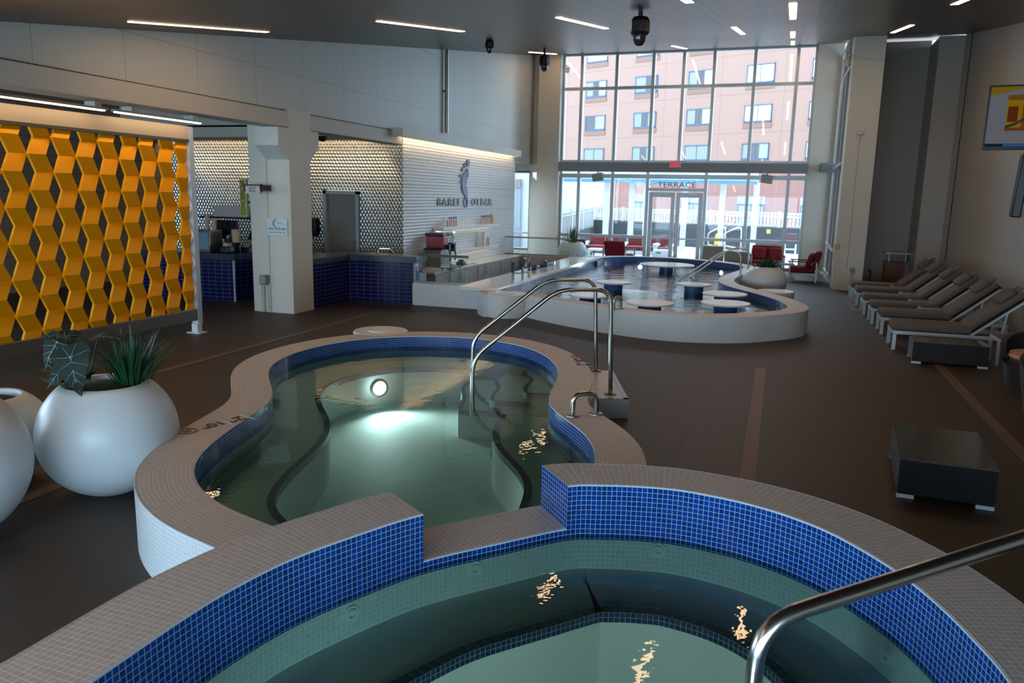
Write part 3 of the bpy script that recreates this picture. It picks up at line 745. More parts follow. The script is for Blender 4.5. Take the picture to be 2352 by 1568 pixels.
# ---------------------------------------------------------------- handrails
def round_path(P, r=.12, n=6):
    out = [Vector(P[0])]
    for i in range(1, len(P)-1):
        a, p, b_ = Vector(P[i-1]), Vector(P[i]), Vector(P[i+1]); d1 = (a-p); d2 = (b_-p); rr = min(r, d1.length*.45, d2.length*.45)
        s = p+d1.normalized()*rr; e = p+d2.normalized()*rr
        for k in range(n+1):
            t = k/n; out.append(s*(1-t)**2+p*2*t*(1-t)+e*t*t)
    out.append(Vector(P[-1])); return out
def handrail(label, B, D, prof, group=None, base=True, r=.0225, name='handrail', cat='handrail', rr=.16):
    """B start foot, D plan direction, prof list of (distance, z)"""
    t = thing(name, label, cat, (B[0], B[1], prof[0][1]), 0, group)
    P = [(B[0]+D[0]*s, B[1]+D[1]*s, z) for s, z in prof]
    MB(True).tube(round_path(P, rr), r, 14).build('rail', M_STEEL, t, smooth=40)
    if base: MB(True).lathe([(0, .012), (.03, .014), (.058, .008), (.062, 0)], (B[0], B[1], prof[0][1]), 24).build('flange', M_STEELD, t, smooth=40)
    return t
d0 = Vector((-2.85+1.53, 7.21-7.77)).normalized()
handrail('near one of the two tall curved steel handrails over the middle pool', (-1.53, 7.77), d0, [(0, .203), (.04, 1.29), (.58, 1.285), (1.43, .575), (1.43, -.02)])
handrail('far one of the two tall curved steel handrails over the middle pool', (-1.91, 8.78), d0, [(0, .203), (.05, 1.275), (.61, 1.27), (1.45, .585), (1.45, -.02)])
sd = Vector((.753-.041, 2.533-2.085)).normalized()
t = thing('handrail', 'large brushed steel handrail rising out of the foreground hot tub', 'handrail', (.02, 2.05, .2))
MB(True).tube(round_path([(.025, 2.03, -.2), (.03, 2.065, 1.07), (.78, 2.55, 1.245), (2.1, 3.4, 1.55), (2.3, 3.53, 1.5), (2.35, 3.56, 0)], .13, 8), .0235, 18).build('rail', M_STEEL, t, smooth=40)
handrail('front one of the two steel handrails at the back right of the swim-up pool', (-.78, 19.2), (-1, 0), [(0, 0), (.04, 1.02), (.42, 1.03), (1.55, .2)], rr=.2)
handrail('rear one of the two steel handrails at the back right of the swim-up pool', (-.64, 20.0), (-1, 0), [(0, 0), (.04, 1.05), (.42, 1.06), (1.5, .2)], rr=.2)
def grab(label, p, q, h, z):
    t = thing('grab_bar', label, 'grab bar', (p[0], p[1], z))
    P = [(p[0], p[1], z), (p[0], p[1], z+h), (q[0], q[1], z+h), (q[0], q[1], z)]
    MB(True).tube(round_path(P, .12, 8), .021, 14).build('bar', M_STEEL, t, smooth=40)
    for c_ in (p, q): MB(True).lathe([(0, .014), (.035, .016), (.055, .01), (.058, 0)], (c_[0], c_[1], z), 24).build('flange', M_STEELD, t, smooth=40)
grab('small steel grab bar arched on the middle pool rim', (-1.515, 6.12), (-1.345, 6.25), .185, ZM)
grab('small steel grab bar on the front rim of the swim-up pool', (-2.45, 12.42), (-2.36, 12.55), .2, ZP)
# ---------------------------------------------------------------- bar
struct(MB().box(XL-.02, 16.605, -.6, XL, 24.68, 3.59).build('wall_bar', M_WDIAM), 'white embossed tile wall carrying the bar sign', 'wall')
# pit behind the counter
b = MB(); b.box(-7.68, 14.43, -.62, -5.72, 23.62, -.56)
for q in ((-5.72, 14.43, -5.6, 23.62), (-8.3, 14.43, -5.6, 14.47), (-8.3, 23.58, -5.6, 23.62)): b.box(q[0], q[1], -.6, q[2], q[3], .0 if q[0] != -5.72 else .0)
struct(b.build('floor_bar', mat('dark bar floor', '#3b332d', .6)), 'sunken dark floor behind the bar counter', 'floor')
cv = thing('cove_pelmet', 'long white box over the bar sign hiding warm strip light', 'light cove', (XL+.14, 20.4, 3.43))
b = MB(True); b.box(XL, 16.0, 3.55, XL+.28, 24.5, 3.63); b.box(XL+.2, 16.0, 3.44, XL+.28, 24.5, 3.55); b.box(XL, 15.98, 3.44, XL+.28, 16.02, 3.63); b.box(XL, 24.46, 3.44, XL+.28, 24.5, 3.63); b.build('housing', M_PAINT, cv)
MB(True).box(XL+.1, 16.3, 3.53, XL+.14, 24.4, 3.55).build('light_strip', M_LEDC, cv)
cv = thing('cove_pelmet', 'hidden warm strip light over the silver tile wall', 'light cove', (-12, 16.4, 3.3))
MB(True).box(-18, 16.36, 3.47, -8.95, 16.4, 3.5).build('light_strip', M_LEDC, cv)
# sign
sg = thing('bar_sign', 'wall sign spelling BAREFOOT BAR with a purple footprint', 'sign', (XL, 20.4, 2.0))
M_SIGN = mat('grey metal letters', '#8b8781', .4); M_SIGNP = mat('indigo sign enamel', '#2a2466', .35); M_SIGNV = mat('violet sign enamel', '#5a3f74', .35)
text('BAREF', .27, M_SIGN, sg, (.02, -1.15, .0), SIDE, width=1.5, ext=.012, spacing=1.25)
text('OT', .27, M_SIGN, sg, (.02, .72, .0), SIDE, width=.62, ext=.012, spacing=1.2)
text('BAR', .27, M_SIGN, sg, (.02, 1.62, .0), SIDE, width=.95, ext=.014, bold=.009, spacing=1.15)
def flat_shape(name, pts, m_, parent, x=.012, th=.02):
    """outline in the (y, z) plane of the wall, with thickness"""
    q = MB(); n = len(pts); ar = sum(pts[i][0]*pts[(i+1) % n][1]-pts[(i+1) % n][0]*pts[i][1] for i in range(n))
    if ar < 0: pts = pts[::-1]
    q.face([(x+th, y, z) for y, z in pts]); q.face([(x, y, z) for y, z in pts][::-1])
    for i in range(n):
        a, e = pts[i], pts[(i+1) % n]; q.face([(x, a[0], a[1]), (x, e[0], e[1]), (x+th, e[0], e[1]), (x+th, a[0], a[1])])
    return q.build(name, m_, parent)
def ell(cy, cz_, ry, rz, tilt=0, n=20):
    return [(cy+ry*math.cos(2*PI*k/n)*math.cos(tilt)-rz*math.sin(2*PI*k/n)*math.sin(tilt), cz_+ry*math.cos(2*PI*k/n)*math.sin(tilt)+rz*math.sin(2*PI*k/n)*math.cos(tilt)) for k in range(n)]
for cy, cz_, ry, rz in ((.12, 1.07, .105, .105), (-.1, 1.0, .075, .07), (-.27, .88, .06, .06), (-.38, .71, .08, .05), (-.42, .54, .05, .022)):
    flat_shape('toe', ell(cy, cz_, ry, rz), M_SIGNP if cz_ > .8 else M_SIGNV, sg)
L_ = catmull([(-.03, .84), (-.17, .78), (-.3, .66), (-.31, .45), (-.22, .28), (-.02, .14), (.08, .0), (.04, -.12)], 5)
R_ = catmull([(.07, -.12), (.14, 0), (.1, .14), (.1, .3), (.02, .45), (.06, .62), (.14, .76), (.12, .89), (.04, .9)], 5)
flat_shape('footprint', L_+R_, M_SIGNV, sg, .014)
flat_shape('footprint', catmull([(.0, .7), (.12, .68), (.15, .78), (.12, .89), (.03, .91)], 4, True), M_SIGNP, sg, .018)
ring = [ell(-.02, -.0, .15, .15, 0, 28), ell(-.02, -.0, .115, .125, 0, 28)]
q = MB(); q.strip([(.036, y, z) for y, z in ring[0]], [(.036, y, z) for y, z in ring[1]], closed=True, flip=True); q.strip([(.012, y, z) for y, z in ring[0]], [(.036, y, z) for y, z in ring[0]], closed=True)
q.build('letter_ring', mat('steel blue enamel', '#39507e', .35), sg)
# shelves with bottles
def shelf(label, y0, y1, z):
    t = thing('wall_shelf', label, 'shelf', (XL, (y0+y1)/2, z))
    MB(True).box(XL, y0, z-.1, XL+.28, y1, z).build('board', M_WHITE, t, bevel=.004)
    MB(True).box(XL+.02, y0+.1, z-.125, XL+.05, y1-.1, z-.1).build('light_strip', emis('dim shelf led', (1, .82, .6, 1), 2.5), t)
    return t
shelf('upper white floating shelf on the bar wall holding bottles', 18.3, 22.5, 1.38)
shelf('lower white floating shelf on the bar wall with small jars', 18.3, 22.5, .74)
M_BOTG = glass('pale bottle glass', (.92, .85, .84, 1), 1.4); M_CAPB = mat('blue bottle cap', '#2b4f92', .4)
def bottle(x, y, z, label, group, capm=None):
    t = thing('bottle', label, 'bottle', (x, y, z), 0, group)
    MB().lathe([(0, 0), (.036, 0), (.038, .1), (.03, .14), (.014, .17), (.014, .2), (0, .2)], n=14).build('body', mat_bot, t, smooth=40)
    MB().lathe([(.018, .19), (.018, .25), (0, .25)], n=12).build('cap', capm or M_CAPB, t, smooth=40)
    return t
mat_bot = mat('pinkish bottle', '#d9bcb8', .2)
b0 = None
for k in range(4):
    if b0 is None: b0 = bottle(XL+.14, 19.0, 1.38, 'blue capped bottle in the left cluster on the upper bar shelf', 'left bottles on the upper shelf')
    else: dup(b0, (XL+.14, 19.0+.14*k, 1.38))
for k in range(5): dup(b0, (XL+.14, 21.35+.15*k, 1.38), label='blue capped bottle in the right cluster on the upper bar shelf', group='right bottles on the upper shelf')
def jar(x, y, z, label, r, h, m_, body=None):
    t = thing('canister', label, 'canister', (x, y, z))
    MB().lathe([(0, 0), (r, 0), (r, h*.8), (r*.96, h*.82), (0, h*.82)], n=20).build('body', m_, t, smooth=40)
    MB().lathe([(r*.98, h*.82), (r*.98, h), (0, h)], n=20).build('lid', M_WHITE, t, smooth=40)
jar(XL+.15, 18.62, 1.38, 'white tumbler at the left end of the upper bar shelf', .05, .2, M_WHITE)
jar(XL+.15, 18.8, 1.38, 'grey tumbler beside the left bottles on the upper bar shelf', .05, .18, mat('grey ceramic', '#b5aca4', .4))
jar(XL+.14, 22.2, 1.38, 'tan canister at the right end of the upper bar shelf', .07, .3, mat('tan ceramic', '#d8b99c', .4))
jar(XL+.14, 21.4, .74, 'tall white canister on the lower bar shelf', .1, .42, M_WHITE)
jar(XL+.14, 21.9, .74, 'short white jar right of the tall canister on the lower shelf', .07, .24, mat('white jar', '#d8d2cc', .4))
b = MB(); b.box(XL+.005, 21.72, 2.02, XL+.02, 21.8, 2.16); struct(b.build('trim_8', M_WHITE), 'small light switch plate on the bar wall', 'switch')
# back counter units
wt = thing('back_counter_worktop', 'long white worktop along the bar wall', 'worktop', (-8.0, 20.4, .33))
MB(True).box(XL+.002, 16.9, .33, -7.66, 23.58, .375).build('slab', M_COUNTER, wt, bevel=.004)
def cab(y0, y1, label, doors=1, fridge=False):
    t = thing('bar_cabinet', label, 'cabinet', (-8.0, (y0+y1)/2, -.56), 0, None)
    MB(True).box(XL+.01, y0+.004, -.56, -7.71, y1-.004, .33).build('carcass', M_TAUPE, t)
    w_ = (y1-y0)/doors
    for k in range(doors):
        a = y0+k*w_+.012; e = y0+(k+1)*w_-.012
        d = MB(True).box(-7.708, a, -.46, -7.69, e, .3).build('door', M_TAUPE if not fridge else mat('dark fridge door', '#3b3836', .25), t, bevel=.003)
        hy = e-.07 if k == 0 else a+.07
        h = MB(True); h.tube([(-7.69, hy, .06), (-7.655, hy, .08), (-7.655, hy, .24), (-7.69, hy, .26)], .011, 8)
        h.world = False; h.v = [sub(p, wl(t)) for p in h.v]; ho_ = h.build('door_handle', M_STEELD, d, smooth=40)
cab(17.0, 17.9, 'first taupe bar cabinet from the slush machine end')
cab(17.9, 19.0, 'second taupe bar cabinet from the slush machine end, two doors', 2)
cab(19.0, 19.8, 'third taupe bar cabinet from the slush machine end')
cab(19.8, 20.8, 'wide two door bar cabinet in the middle of the run', 2)
cab(20.8, 21.7, 'third taupe bar cabinet from the far end of the bar')
cab(21.7, 22.6, 'second taupe bar cabinet from the far end of the bar')
cab(22.6, 23.55, 'last taupe bar cabinet at the far glass partition')
# front counter
ct = thing('bar_counter', 'glossy white swim-up bar counter along the pool', 'counter', (-5.35, 18, 0))
MB(True).box(-5.78, 13.86, .40, -5.0, 22.6, .47).build('slab', M_COUNTER, ct, bevel=.006)
MB(True).box(-5.7, 14.2, -.02, -5.02, 22.5, .40).build('base', M_WHITET, ct)
struct(MB().box(-6.9, 14.14, 0, -5.1, 14.42, .44).build('wall_low', M_WHITET), 'low white mosaic parapet at the near end of the bar', 'low wall')
struct(MB().box(-8.3, 23.6, 0, -5.5, 23.8, .37).build('wall_end', M_TAUPE), 'low taupe parapet at the far end of the bar', 'low wall')
def partition(label, x0, x1, y, z0, z1, rail, rm):
    t = thing('glass_partition', label, 'glass partition', ((x0+x1)/2, y, z0))
    MB(True).box(x0, y-.008, z0+.04, x1, y+.008, z1).build('pane', M_GLASSG, t)
    MB(True).box(x0, y-.03, z0, x1, y+.03, z0+.04).build('base_channel', M_STEELD, t)
    if rail: MB(True).box(x0, y-.025, z1-.01, x1+.02, y+.025, z1+.04).build('top_rail', rm, t)
partition('frameless glass screen with dark top rail at the near end of the bar', -6.82, -5.75, 14.22, .44, .99, True, mat('dark bronze rail', '#4e4842', .4))
partition('long glass screen at the far end of the bar before the planter', -8.3, -6.15, 23.72, .37, .9, True, mat('pale bronze rail', '#a8988a', .4))
partition('short glass screen beside the red armchair at the end of the bar', -6.1, -5.35, 23.72, .37, .9, False, None)
# slush machine and bar top clutter
sl = thing('slush_machine', 'two tank frozen drink machine with pink slush on the back counter', 'drink machine', (-8.0, 17.85, .375))
b = MB(True); b.box(-8.22, 17.55, .43, -7.8, 18.15, .86); b.build('body', M_STEELD, sl, bevel=.01)
MB(True).box(-8.24, 17.5, .86, -7.76, 18.2, .9).build('tank_base', M_BLACK, sl)
for k, (y, m_) in enumerate(((17.7, mat('pink slush', '#a04a50', .3)), (18.03, M_ACRYL))):
    MB(True).box(-8.2, y-.15, .9, -7.72, y+.13, 1.2).build('tank', m_, sl, bevel=.03, seg=3)
    MB(True).box(-8.22, y-.16, 1.2, -7.74, y+.14, 1.27).build('tank_lid', mat('violet lid', '#332a5e', .3), sl, bevel=.01)  # lid is plain violet, no emission
    b = MB(True); b.box(-7.72, y-.05, .88, -7.62, y+.05, 1.0); b.tube([(-7.65, y, .9), (-7.6, y, .72), (-7.62, y, .6)], .02, 8); b.build('tap', M_BLACK, sl)
b = MB(True); b.box(-7.8, 17.5, .42, -7.5, 18.25, .44)
for x in (-7.75, -7.55):
    for y in (17.55, 18.2): b.box(x-.012, y-.012, .375, x+.012, y+.012, .42)
b.build('drip_tray', M_BLACK, sl)
gr = thing('coffee_grinder', 'black and clear grinder beside the slush machine', 'grinder', (-7.95, 18.55, .375))
MB().box(-.1, -.1, 0, .1, .1, .06).box(-.09, -.05, .06, -.02, .05, .42).box(-.08, -.09, .4, .1, .09, .62).build('body', M_BLACK, gr, bevel=.01)
MB().lathe([(.06, .62), (.11, .9), (.11, .93), (0, .93)], n=4).build('hopper', M_ACRYL, gr)
bl = thing('blender_base', 'small dark appliance with cord lying on the back counter', 'appliance', (-7.9, 19.1, .375))
MB().box(-.1, -.1, 0, .1, .1, .09).lathe([(.08, .09), (.07, .15), (0, .15)], n=16).build('base', M_DGREY, bl, bevel=.01)
MB().tube([(.1, .05, .02), (.15, .2, .02), (.1, .4, .015), (.2, .6, .015)], .008, 6).build('cord', M_BLACK, bl)
def tub(name, label, cat, x, y, z, r, h, m_, prof=None):
    return tag(MB().lathe(prof or [(0, .004), (r*.9, .004), (r, h), (r*1.04, h), (r*.94, 0), (0, 0)], n=22).build(name, m_, smooth=40, loc=(x, y, z)), label, cat)
ac = thing('condiment_holder', 'clear acrylic napkin holder on the bar counter', 'holder', (-5.6, 16.95, .47))
MB().box(-.12, -.1, 0, .12, .1, .015).box(-.12, -.1, .015, -.11, .1, .24).box(.11, -.1, .015, .12, .1, .2).build('tray', M_ACRYL, ac)
jr = thing('glass_jar', 'tall clear glass jar on the bar counter', 'jar', (-5.53, 17.35, .47))
MB().lathe([(0, .004), (.085, .004), (.09, .03), (.09, .25), (.08, .28), (.075, .28), (.083, .25), (.083, .03), (0, .012)], n=24).build('body', M_ACRYL, jr, smooth=40)
MB().lathe([(.082, .28), (.088, .29), (.088, .31), (0, .315)], n=24).build('lid', M_ACRYL, jr, smooth=40)
tag(MB().box(-5.62, 17.7, .47, -5.42, 19.7, .478).build('bar_mat', M_BLACK), 'long black rubber bar mat on the counter', 'mat')
mp = mat('purple plastic bowl', '#5b5877', .35)
tub('bowl', 'small purple tub nearest the glass jar on the bar mat', 'bowl', -5.52, 17.95, .478, .07, .1, mp)
tub('bowl', 'middle purple bowl on the black bar mat', 'bowl', -5.52, 18.75, .478, .11, .13, mp)
tub('bowl', 'clear bowl at the far end of the black bar mat', 'bowl', -5.52, 19.35, .478, .13, .1, M_ACRYL)
tag(MB().box(-.06, -.04, 0, .06, .04, .2).build('paper_box', mat('blue white carton', '#b8c6d0', .6), loc=(-6.75, 14.3, .44)), 'small white carton on the parapet beside the navy counter', 'carton')
# ---------------------------------------------------------------- concession counters
def lcounter(poly, top, h, label, nm='concession_counter'):
    cx = sum(p[0] for p in poly)/len(poly); cy = sum(p[1] for p in poly)/len(poly)
    t = thing(nm, label, 'counter', (cx, cy, 0))
    m = MB(True).prism(poly, 0, h-.13); m.build('base', M_BARNAVY, t)
    m = MB(True).prism(top, h-.13, h); m.build('worktop', M_GRANITE, t, bevel=.006)
    return t
t = lcounter([(-8.33, 12.75), (-8.33, 14.14), (-6.9, 14.26), (-6.9, 14.6), (-8.7, 14.5), (-8.7, 12.75)], [(-8.29, 12.72), (-8.29, 14.1), (-6.86, 14.22), (-6.86, 14.75), (-8.9, 14.75), (-8.9, 12.72)], .96, 'navy tiled counter right of the white column turning towards the bar')
MB(True).box(-6.93, 14.245, 0, -6.895, 14.28, .83).build('corner_trim', M_STEELD, t)
t = lcounter([(-12.4, 12.8), (-10.27, 12.97), (-10.15, 14.0), (-10.7, 14.1), (-12.4, 13.5)], [(-12.4, 12.75), (-10.24, 12.93), (-10.1, 14.0), (-10.75, 14.1), (-12.4, 13.6)], .95, 'navy tiled concession counter between the yellow screen and the column')
MB(True).box(-10.285, 12.955, 0, -10.25, 12.99, .82).build('corner_trim', M_ALU, t)
t = lcounter([(-10.1, 13.95), (-9.6, 14.0), (-9.0, 13.2), (-8.75, 13.2), (-8.75, 13.6), (-9.2, 14.5), (-10.3, 14.5)], [(-10.1, 13.9), (-9.6, 13.95), (-9.0, 13.1), (-8.72, 13.1), (-8.72, 13.65), (-9.2, 14.5), (-10.3, 14.5)], .95, 'navy tiled concession counter hidden behind the white column')
z = .95
t = thing('till_cabinet', 'brushed steel box at the left end of the concession counter', 'steel box', (-11.05, 13.2, z))
MB().box(-.28, -.2, 0, .2, .2, .45).build('case', M_STEELD, t, bevel=.008); MB().box(-.25, -.205, .06, .17, -.2, .4).build('panel', mat('blue grey steel', '#7d97a8', .35), t)
M_CUP = mat('kraft paper cup', '#c7a98b', .8)
for k in range(2): tub('paper_cup', ('taller stack of paper cups on the steel box', 'shorter stack of paper cups on the steel box')[k], 'cups', -11.05+.17*k, 13.2, z+.45, .045, (.3, .22)[k], M_CUP, [(0, 0), (.035, 0), (.05, (.3, .22)[k]), (0, (.3, .22)[k])])
t = thing('till_monitor', 'large black till monitor seen from behind on the concession counter', 'monitor', (-10.88, 13.62, z))
MB().box(-.32, -.03, .25, .25, .03, .64).build('screen', M_BLACK, t, bevel=.01); MB().box(-.05, .0, .0, .05, .06, .3).box(-.14, -.1, 0, .14, .14, .02).build('stand', M_DGREY, t)
t = thing('till_monitor', 'second black till screen tilted beside the column', 'monitor', (-10.3, 13.85, z))
MB().obox(Matrix.Translation((0, 0, .38)) @ Matrix.Rotation(-.5, 4, 'X'), .42, .03, .3).build('screen', M_BLACK, t, bevel=.008); MB().box(-.05, 0, 0, .05, .08, .35).box(-.14, -.12, 0, .14, .12, .02).build('stand', M_DGREY, t)
t = thing('receipt_printer', 'rounded black receipt printer at the front of the concession counter', 'printer', (-10.53, 13.12, z))
MB().box(-.11, -.1, 0, .11, .12, .14).build('body', M_DGREY, t, bevel=.04, seg=4); MB().box(-.06, -.05, .13, .06, .08, .2).build('paper', M_CUP, t)
t = thing('card_reader', 'black card terminal on the concession counter near the column', 'card reader', (-10.36, 13.55, z))
MB().obox(Matrix.Translation((0, 0, .1)) @ Matrix.Rotation(.45, 4, 'X'), .22, .22, .06).box(-.1, -.1, 0, .1, .1, .05).build('body', M_BLACK, t, bevel=.01); MB().obox(Matrix.Translation((0, -.02, .14)) @ Matrix.Rotation(.45, 4, 'X'), .15, .14, .012).build('screen', mat('tan screen', '#a8805a', .3), t)  # screen is plain tan, no emission
tub('cup_stack', 'brown paper bag bundle in front of the till monitor', 'bags', -10.55, 13.45, z+.2, .09, .26, M_CUP, [(0, 0), (.08, 0), (.1, .2), (.09, .26), (0, .27)])
tag(MB().box(-.1, -.1, 0, .1, .1, .2).build('card_stand', M_ACRYL, loc=(-10.55, 13.45, z)), 'clear acrylic stand under the paper bags', 'stand')
for k in range(2): tub('foil_bowl', ('left shiny foil bowl by the till', 'right shiny foil bowl by the till')[k], 'bowl', -10.78+.15*k, 13.5, z+.27, .07, .06, M_STEEL); tag(MB().box(-.06, -.06, 0, .06, .06, .27).build('bowl_stand', M_DGREY, loc=(-10.78+.15*k, 13.5, z)), ('left dark stand under a foil bowl', 'right dark stand under a foil bowl')[k], 'stand')
t = thing('microwave_shelf', 'long dark shelf of small appliances on the silver wall behind the till', 'shelf', (-12.6, 16.4, 1.5)); MB().box(-1.2, -.2, 0, 1.4, .19, .05).build('board', M_DGREY, t)
tag(MB().box(-.5, -.15, 0, .5, .15, .26).build('carton', mat('white carton', '#cfc5c0', .8), loc=(-12.9, 16.4, 1.55)), 'wide white carton on the dark wall shelf', 'carton')
tag(MB().box(-.25, -.12, 0, .25, .12, .28).build('carton', mat('brown carton', '#94795f', .8), loc=(-12.0, 16.4, 1.55)), 'brown cardboard box on the dark wall shelf', 'carton')
# door in the silver wall
dr = MB(); dr.box(-10.45, 16.56, 0, -10.37, 16.82, 2.24); dr.box(-9.57, 16.56, 0, -9.49, 16.82, 2.24); dr.box(-10.45, 16.56, 2.16, -9.49, 16.82, 2.24)
struct(dr.build('trim_9', mat('pale blue door frame', '#a9b6b8', .4)))
d = struct(MB().box(-10.37, 16.68, .02, -9.57, 16.73, 2.16).build('door_3', M_DOORP), 'plain taupe door in the silver tile wall', 'door')
MB().box(-9.7, 16.62, 1.0, -9.62, 16.68, 1.06).build('door_handle', M_STEELD, d)
t = thing('towel_dispenser', 'black and steel paper towel dispenser on the silver wall', 'dispenser', (-10.72, 16.6, 1.15))
MB().box(-.16, -.22, 0, .16, 0, .44).build('case', M_BLACK, t, bevel=.05, seg=3); MB().box(-.17, -.2, .1, -.1, -.02, .45).build('cover', M_STEEL, t)
t = handrail('short grab rail on the bar steps behind the navy counter', (-8.1, 14.95), (0, 1), [(0, 0), (0, 1.03), (.5, 1.0), (1.2, .6)], base=False, r=.02, rr=.05)
# ---------------------------------------------------------------- signs on the column
sg = thing('hanging_sign', 'yellow CONCESSIONS sign projecting behind the column', 'sign', (-9.92, 12.92, 2.06))
MB().box(-.08, -.015, -.36, .08, .015, .36).build('board', mat('yellow sign board', '#cdbf3e', .5), sg); MB().box(.08, -.02, -.36, .1, .02, .36).build('edge', mat('teal sign edge', '#2c7397', .5), sg)
text('CONCESSIONS', .13, mat('navy sign ink', '#22304f', .5), sg, (-.01, -.02, 0), (PI/2, -PI/2, 0), width=.66, ext=.002, bold=.003)
MB().box(.1, -.02, -.1, 1.0, .02, -.06).build('bracket', M_DGREY, sg)
sg = thing('hanging_sign', 'small ADULT POOL sign held in a dark bracket on the column', 'sign', (-8.86, 11.8, 2.15))
MB().box(-.15, -.015, 0, .15, .015, .13).build('board', mat('pale sign board', '#c2b4a4', .5), sg)
b = MB(); b.box(-.19, -.02, .13, .19, .02, .16); b.box(-.19, -.02, .03, -.165, .02, .16); b.box(.165, -.02, .03, .19, .02, .16); b.box(.165, -.02, .05, .185, .27, .15); b.build('bracket', M_DGREY, sg)
ink = mat('dark sign ink', '#3b3a45', .5)
text('ADULT', .05, ink, sg, (0, -.018, .09), FRONT, width=.15, ext=.002); text('POOL', .05, ink, sg, (0, -.018, .04), FRONT, width=.14, ext=.002)
sg = thing('wall_sign', 'white ADULT POOL AREA notice on the white column', 'sign', (-8.56, 12.06, 1.57))
MB().box(-.21, -.012, -.15, .21, .008, .15).build('board', mat('white notice board', '#c6ccd0', .5), sg)
text('ADULT POOL AREA', .06, ink, sg, (0, -.014, -.04), FRONT, width=.37, ext=.001); text('Must be 21 years of age or older', .028, ink, sg, (0, -.014, -.1), FRONT, width=.34, ext=.001)
wv = [(-.01+.0065*k, .06+.012*math.sin(k*1.35)) for k in range(19)]
MB().strip([(x, -.0145, z_) for x, z_ in wv], [(x, -.0145, z_+.008) for x, z_ in wv]).build('emblem', mat('dark teal ink', '#31424e', .5), sg)
teal = mat('teal emblem ink', '#1f7f86', .5)
n = 24; o1 = [(-.02+.075*math.cos(a), .06+.075*math.sin(a)) for a in [PI*.35+PI*1.4*k/n for k in range(n+1)]]; o2 = [(.0+.062*math.cos(a), .06+.07*math.sin(a)) for a in [PI*.4+PI*1.3*k/n for k in range(n+1)]]
MB().strip([(x, -.0135, z_) for x, z_ in o1], [(x, -.0135, z_) for x, z_ in o2]).build('emblem', teal, sg)
t = thing('socket_box', 'grey weatherproof socket with two conduits low on the column', 'socket', (-8.86, 12.05, .6))
MB().box(-.07, -.1, -.09, .07, .03, .09).build('cover', M_GREY, t, bevel=.025, seg=3)
b = MB()
for x in (-.09, -.05, .05, .09): b.tube([(x, 0, -.6), (x, 0, -.05)], .012, 8)
b.build('conduit', M_PAINT, t)
t = thing('conduit_pipe', 'thin painted conduit running down the joint of the white column', 'pipe', (-8.765, 12.06, .6)); MB().tube([(0, 0, .1), (0, 0, 2.7)], .011, 8).build('pipe', M_PAINT, t)
# ---------------------------------------------------------------- yellow screen
SX = -8.5; SY0, SY1 = 5.2, 9.78
sc = thing('decorative_screen', 'large yellow folded panel screen in a grey metal frame', 'screen', (SX, 7.5, 0))
f = MB(True); f.box(SX-.07, SY1, .14, SX+.05, SY1+.1, 3.12); f.build('post', M_ALU, sc, bevel=.004)
MB(True).box(SX-.07, SY0-.1, .14, SX+.05, SY0, 3.12).build('post', M_ALU, sc, bevel=.004)
MB(True).box(SX-.05, SY0, .2, SX+.04, SY1, .38).build('bottom_rail', M_STEELD, sc, bevel=.004)
b = MB(True); b.box(SX-.05, SY0, 2.93, SX+.05, SY1, 3.12); b.build('header', mat('warm grey header panel', '#a8967f', .45), sc)
MB(True).box(SX-.06, SY0, 2.89, SX+.055, SY1, 2.93).build('header_channel', mat('dark header channel', '#3c352d', .5), sc)
MB(True).box(SX-.05, SY1-.04, 0, SX+.06, SY1+.06, .15).box(SX-.12, SY1-.08, 0, SX+.12, SY1+.1, .015).build('foot', M_WFRAME, sc)
MB(True).box(SX-.05, SY0+.1, 0, SX+.06, SY0+.2, .15).build('foot', M_WFRAME, sc)
V0 = [2.578-.2112*k for k in range(-2, 12)]
base_y = 7.092; pitch = .345; wr = .24
for k in range(-5, 8):
    y0 = base_y+pitch*k
    q = MB(True); lo, hi_ = .38, 2.89
    def prof(z):
        u = (2.578-z)/.2112+(0 if k % 2 == 0 else 1); i = math.floor(u); t_ = u-i; a, e = (0, 1) if i % 2 == 0 else (1, 0); s = a+(e-a)*t_
        return y0+.16*s, SX+.04-.08*s          # 0 ridge (front, low y) .. 1 valley
    zs = sorted({lo, hi_}|{z for z in V0 if lo < z < hi_})
    for z0, z1 in zip(zs, zs[1:]):
        (ya, xa_), (yb, xb_) = prof(z0), prof(z1); yl = max
        A_ = (xa_, ya, z0); B_ = (xb_, yb, z1); C_ = (xb_, min(yb+wr, SY1), z1); D_ = (xa_, min(ya+wr, SY1), z0)
        if ya < SY0 or D_[1]-ya < .03: continue
        q.face([A_, D_, C_, B_])
        fl = .035
        q.face([(A_[0]-fl, A_[1], z0), A_, B_, (B_[0]-fl, B_[1], z1)])
        q.face([(D_[0]-fl, D_[1], z0), D_, C_, (C_[0]-fl, C_[1], z1)][::-1])
    if q.f: q.build('folded_panel', M_YELLOW, sc)
def led(label, y0, y1, x, z):
    t = thing('strip_light', label, 'light', (x, (y0+y1)/2, z))
    MB(True).box(x-.03, y0, z, x+.05, y1, z+.03).build('housing', M_STEELD, t); MB(True).box(x-.02, y0+.03, z-.012, x+.03, y1-.03, z).build('diffuser', emis('screen led', (1, .72, .42, 1), 16), t)
    for y in (y1-.08, y0+.4): MB(True).box(x-.2, y-.05, z, x-.03, y+.05, z+.1).build('bracket', M_STEELD, t)
led('right warm strip light above the yellow screen by the post', 8.22, 9.86, SX+.22, 3.17); led('left warm strip light above the yellow screen cut by the frame', 5.4, 8.1, SX+.22, 3.17)
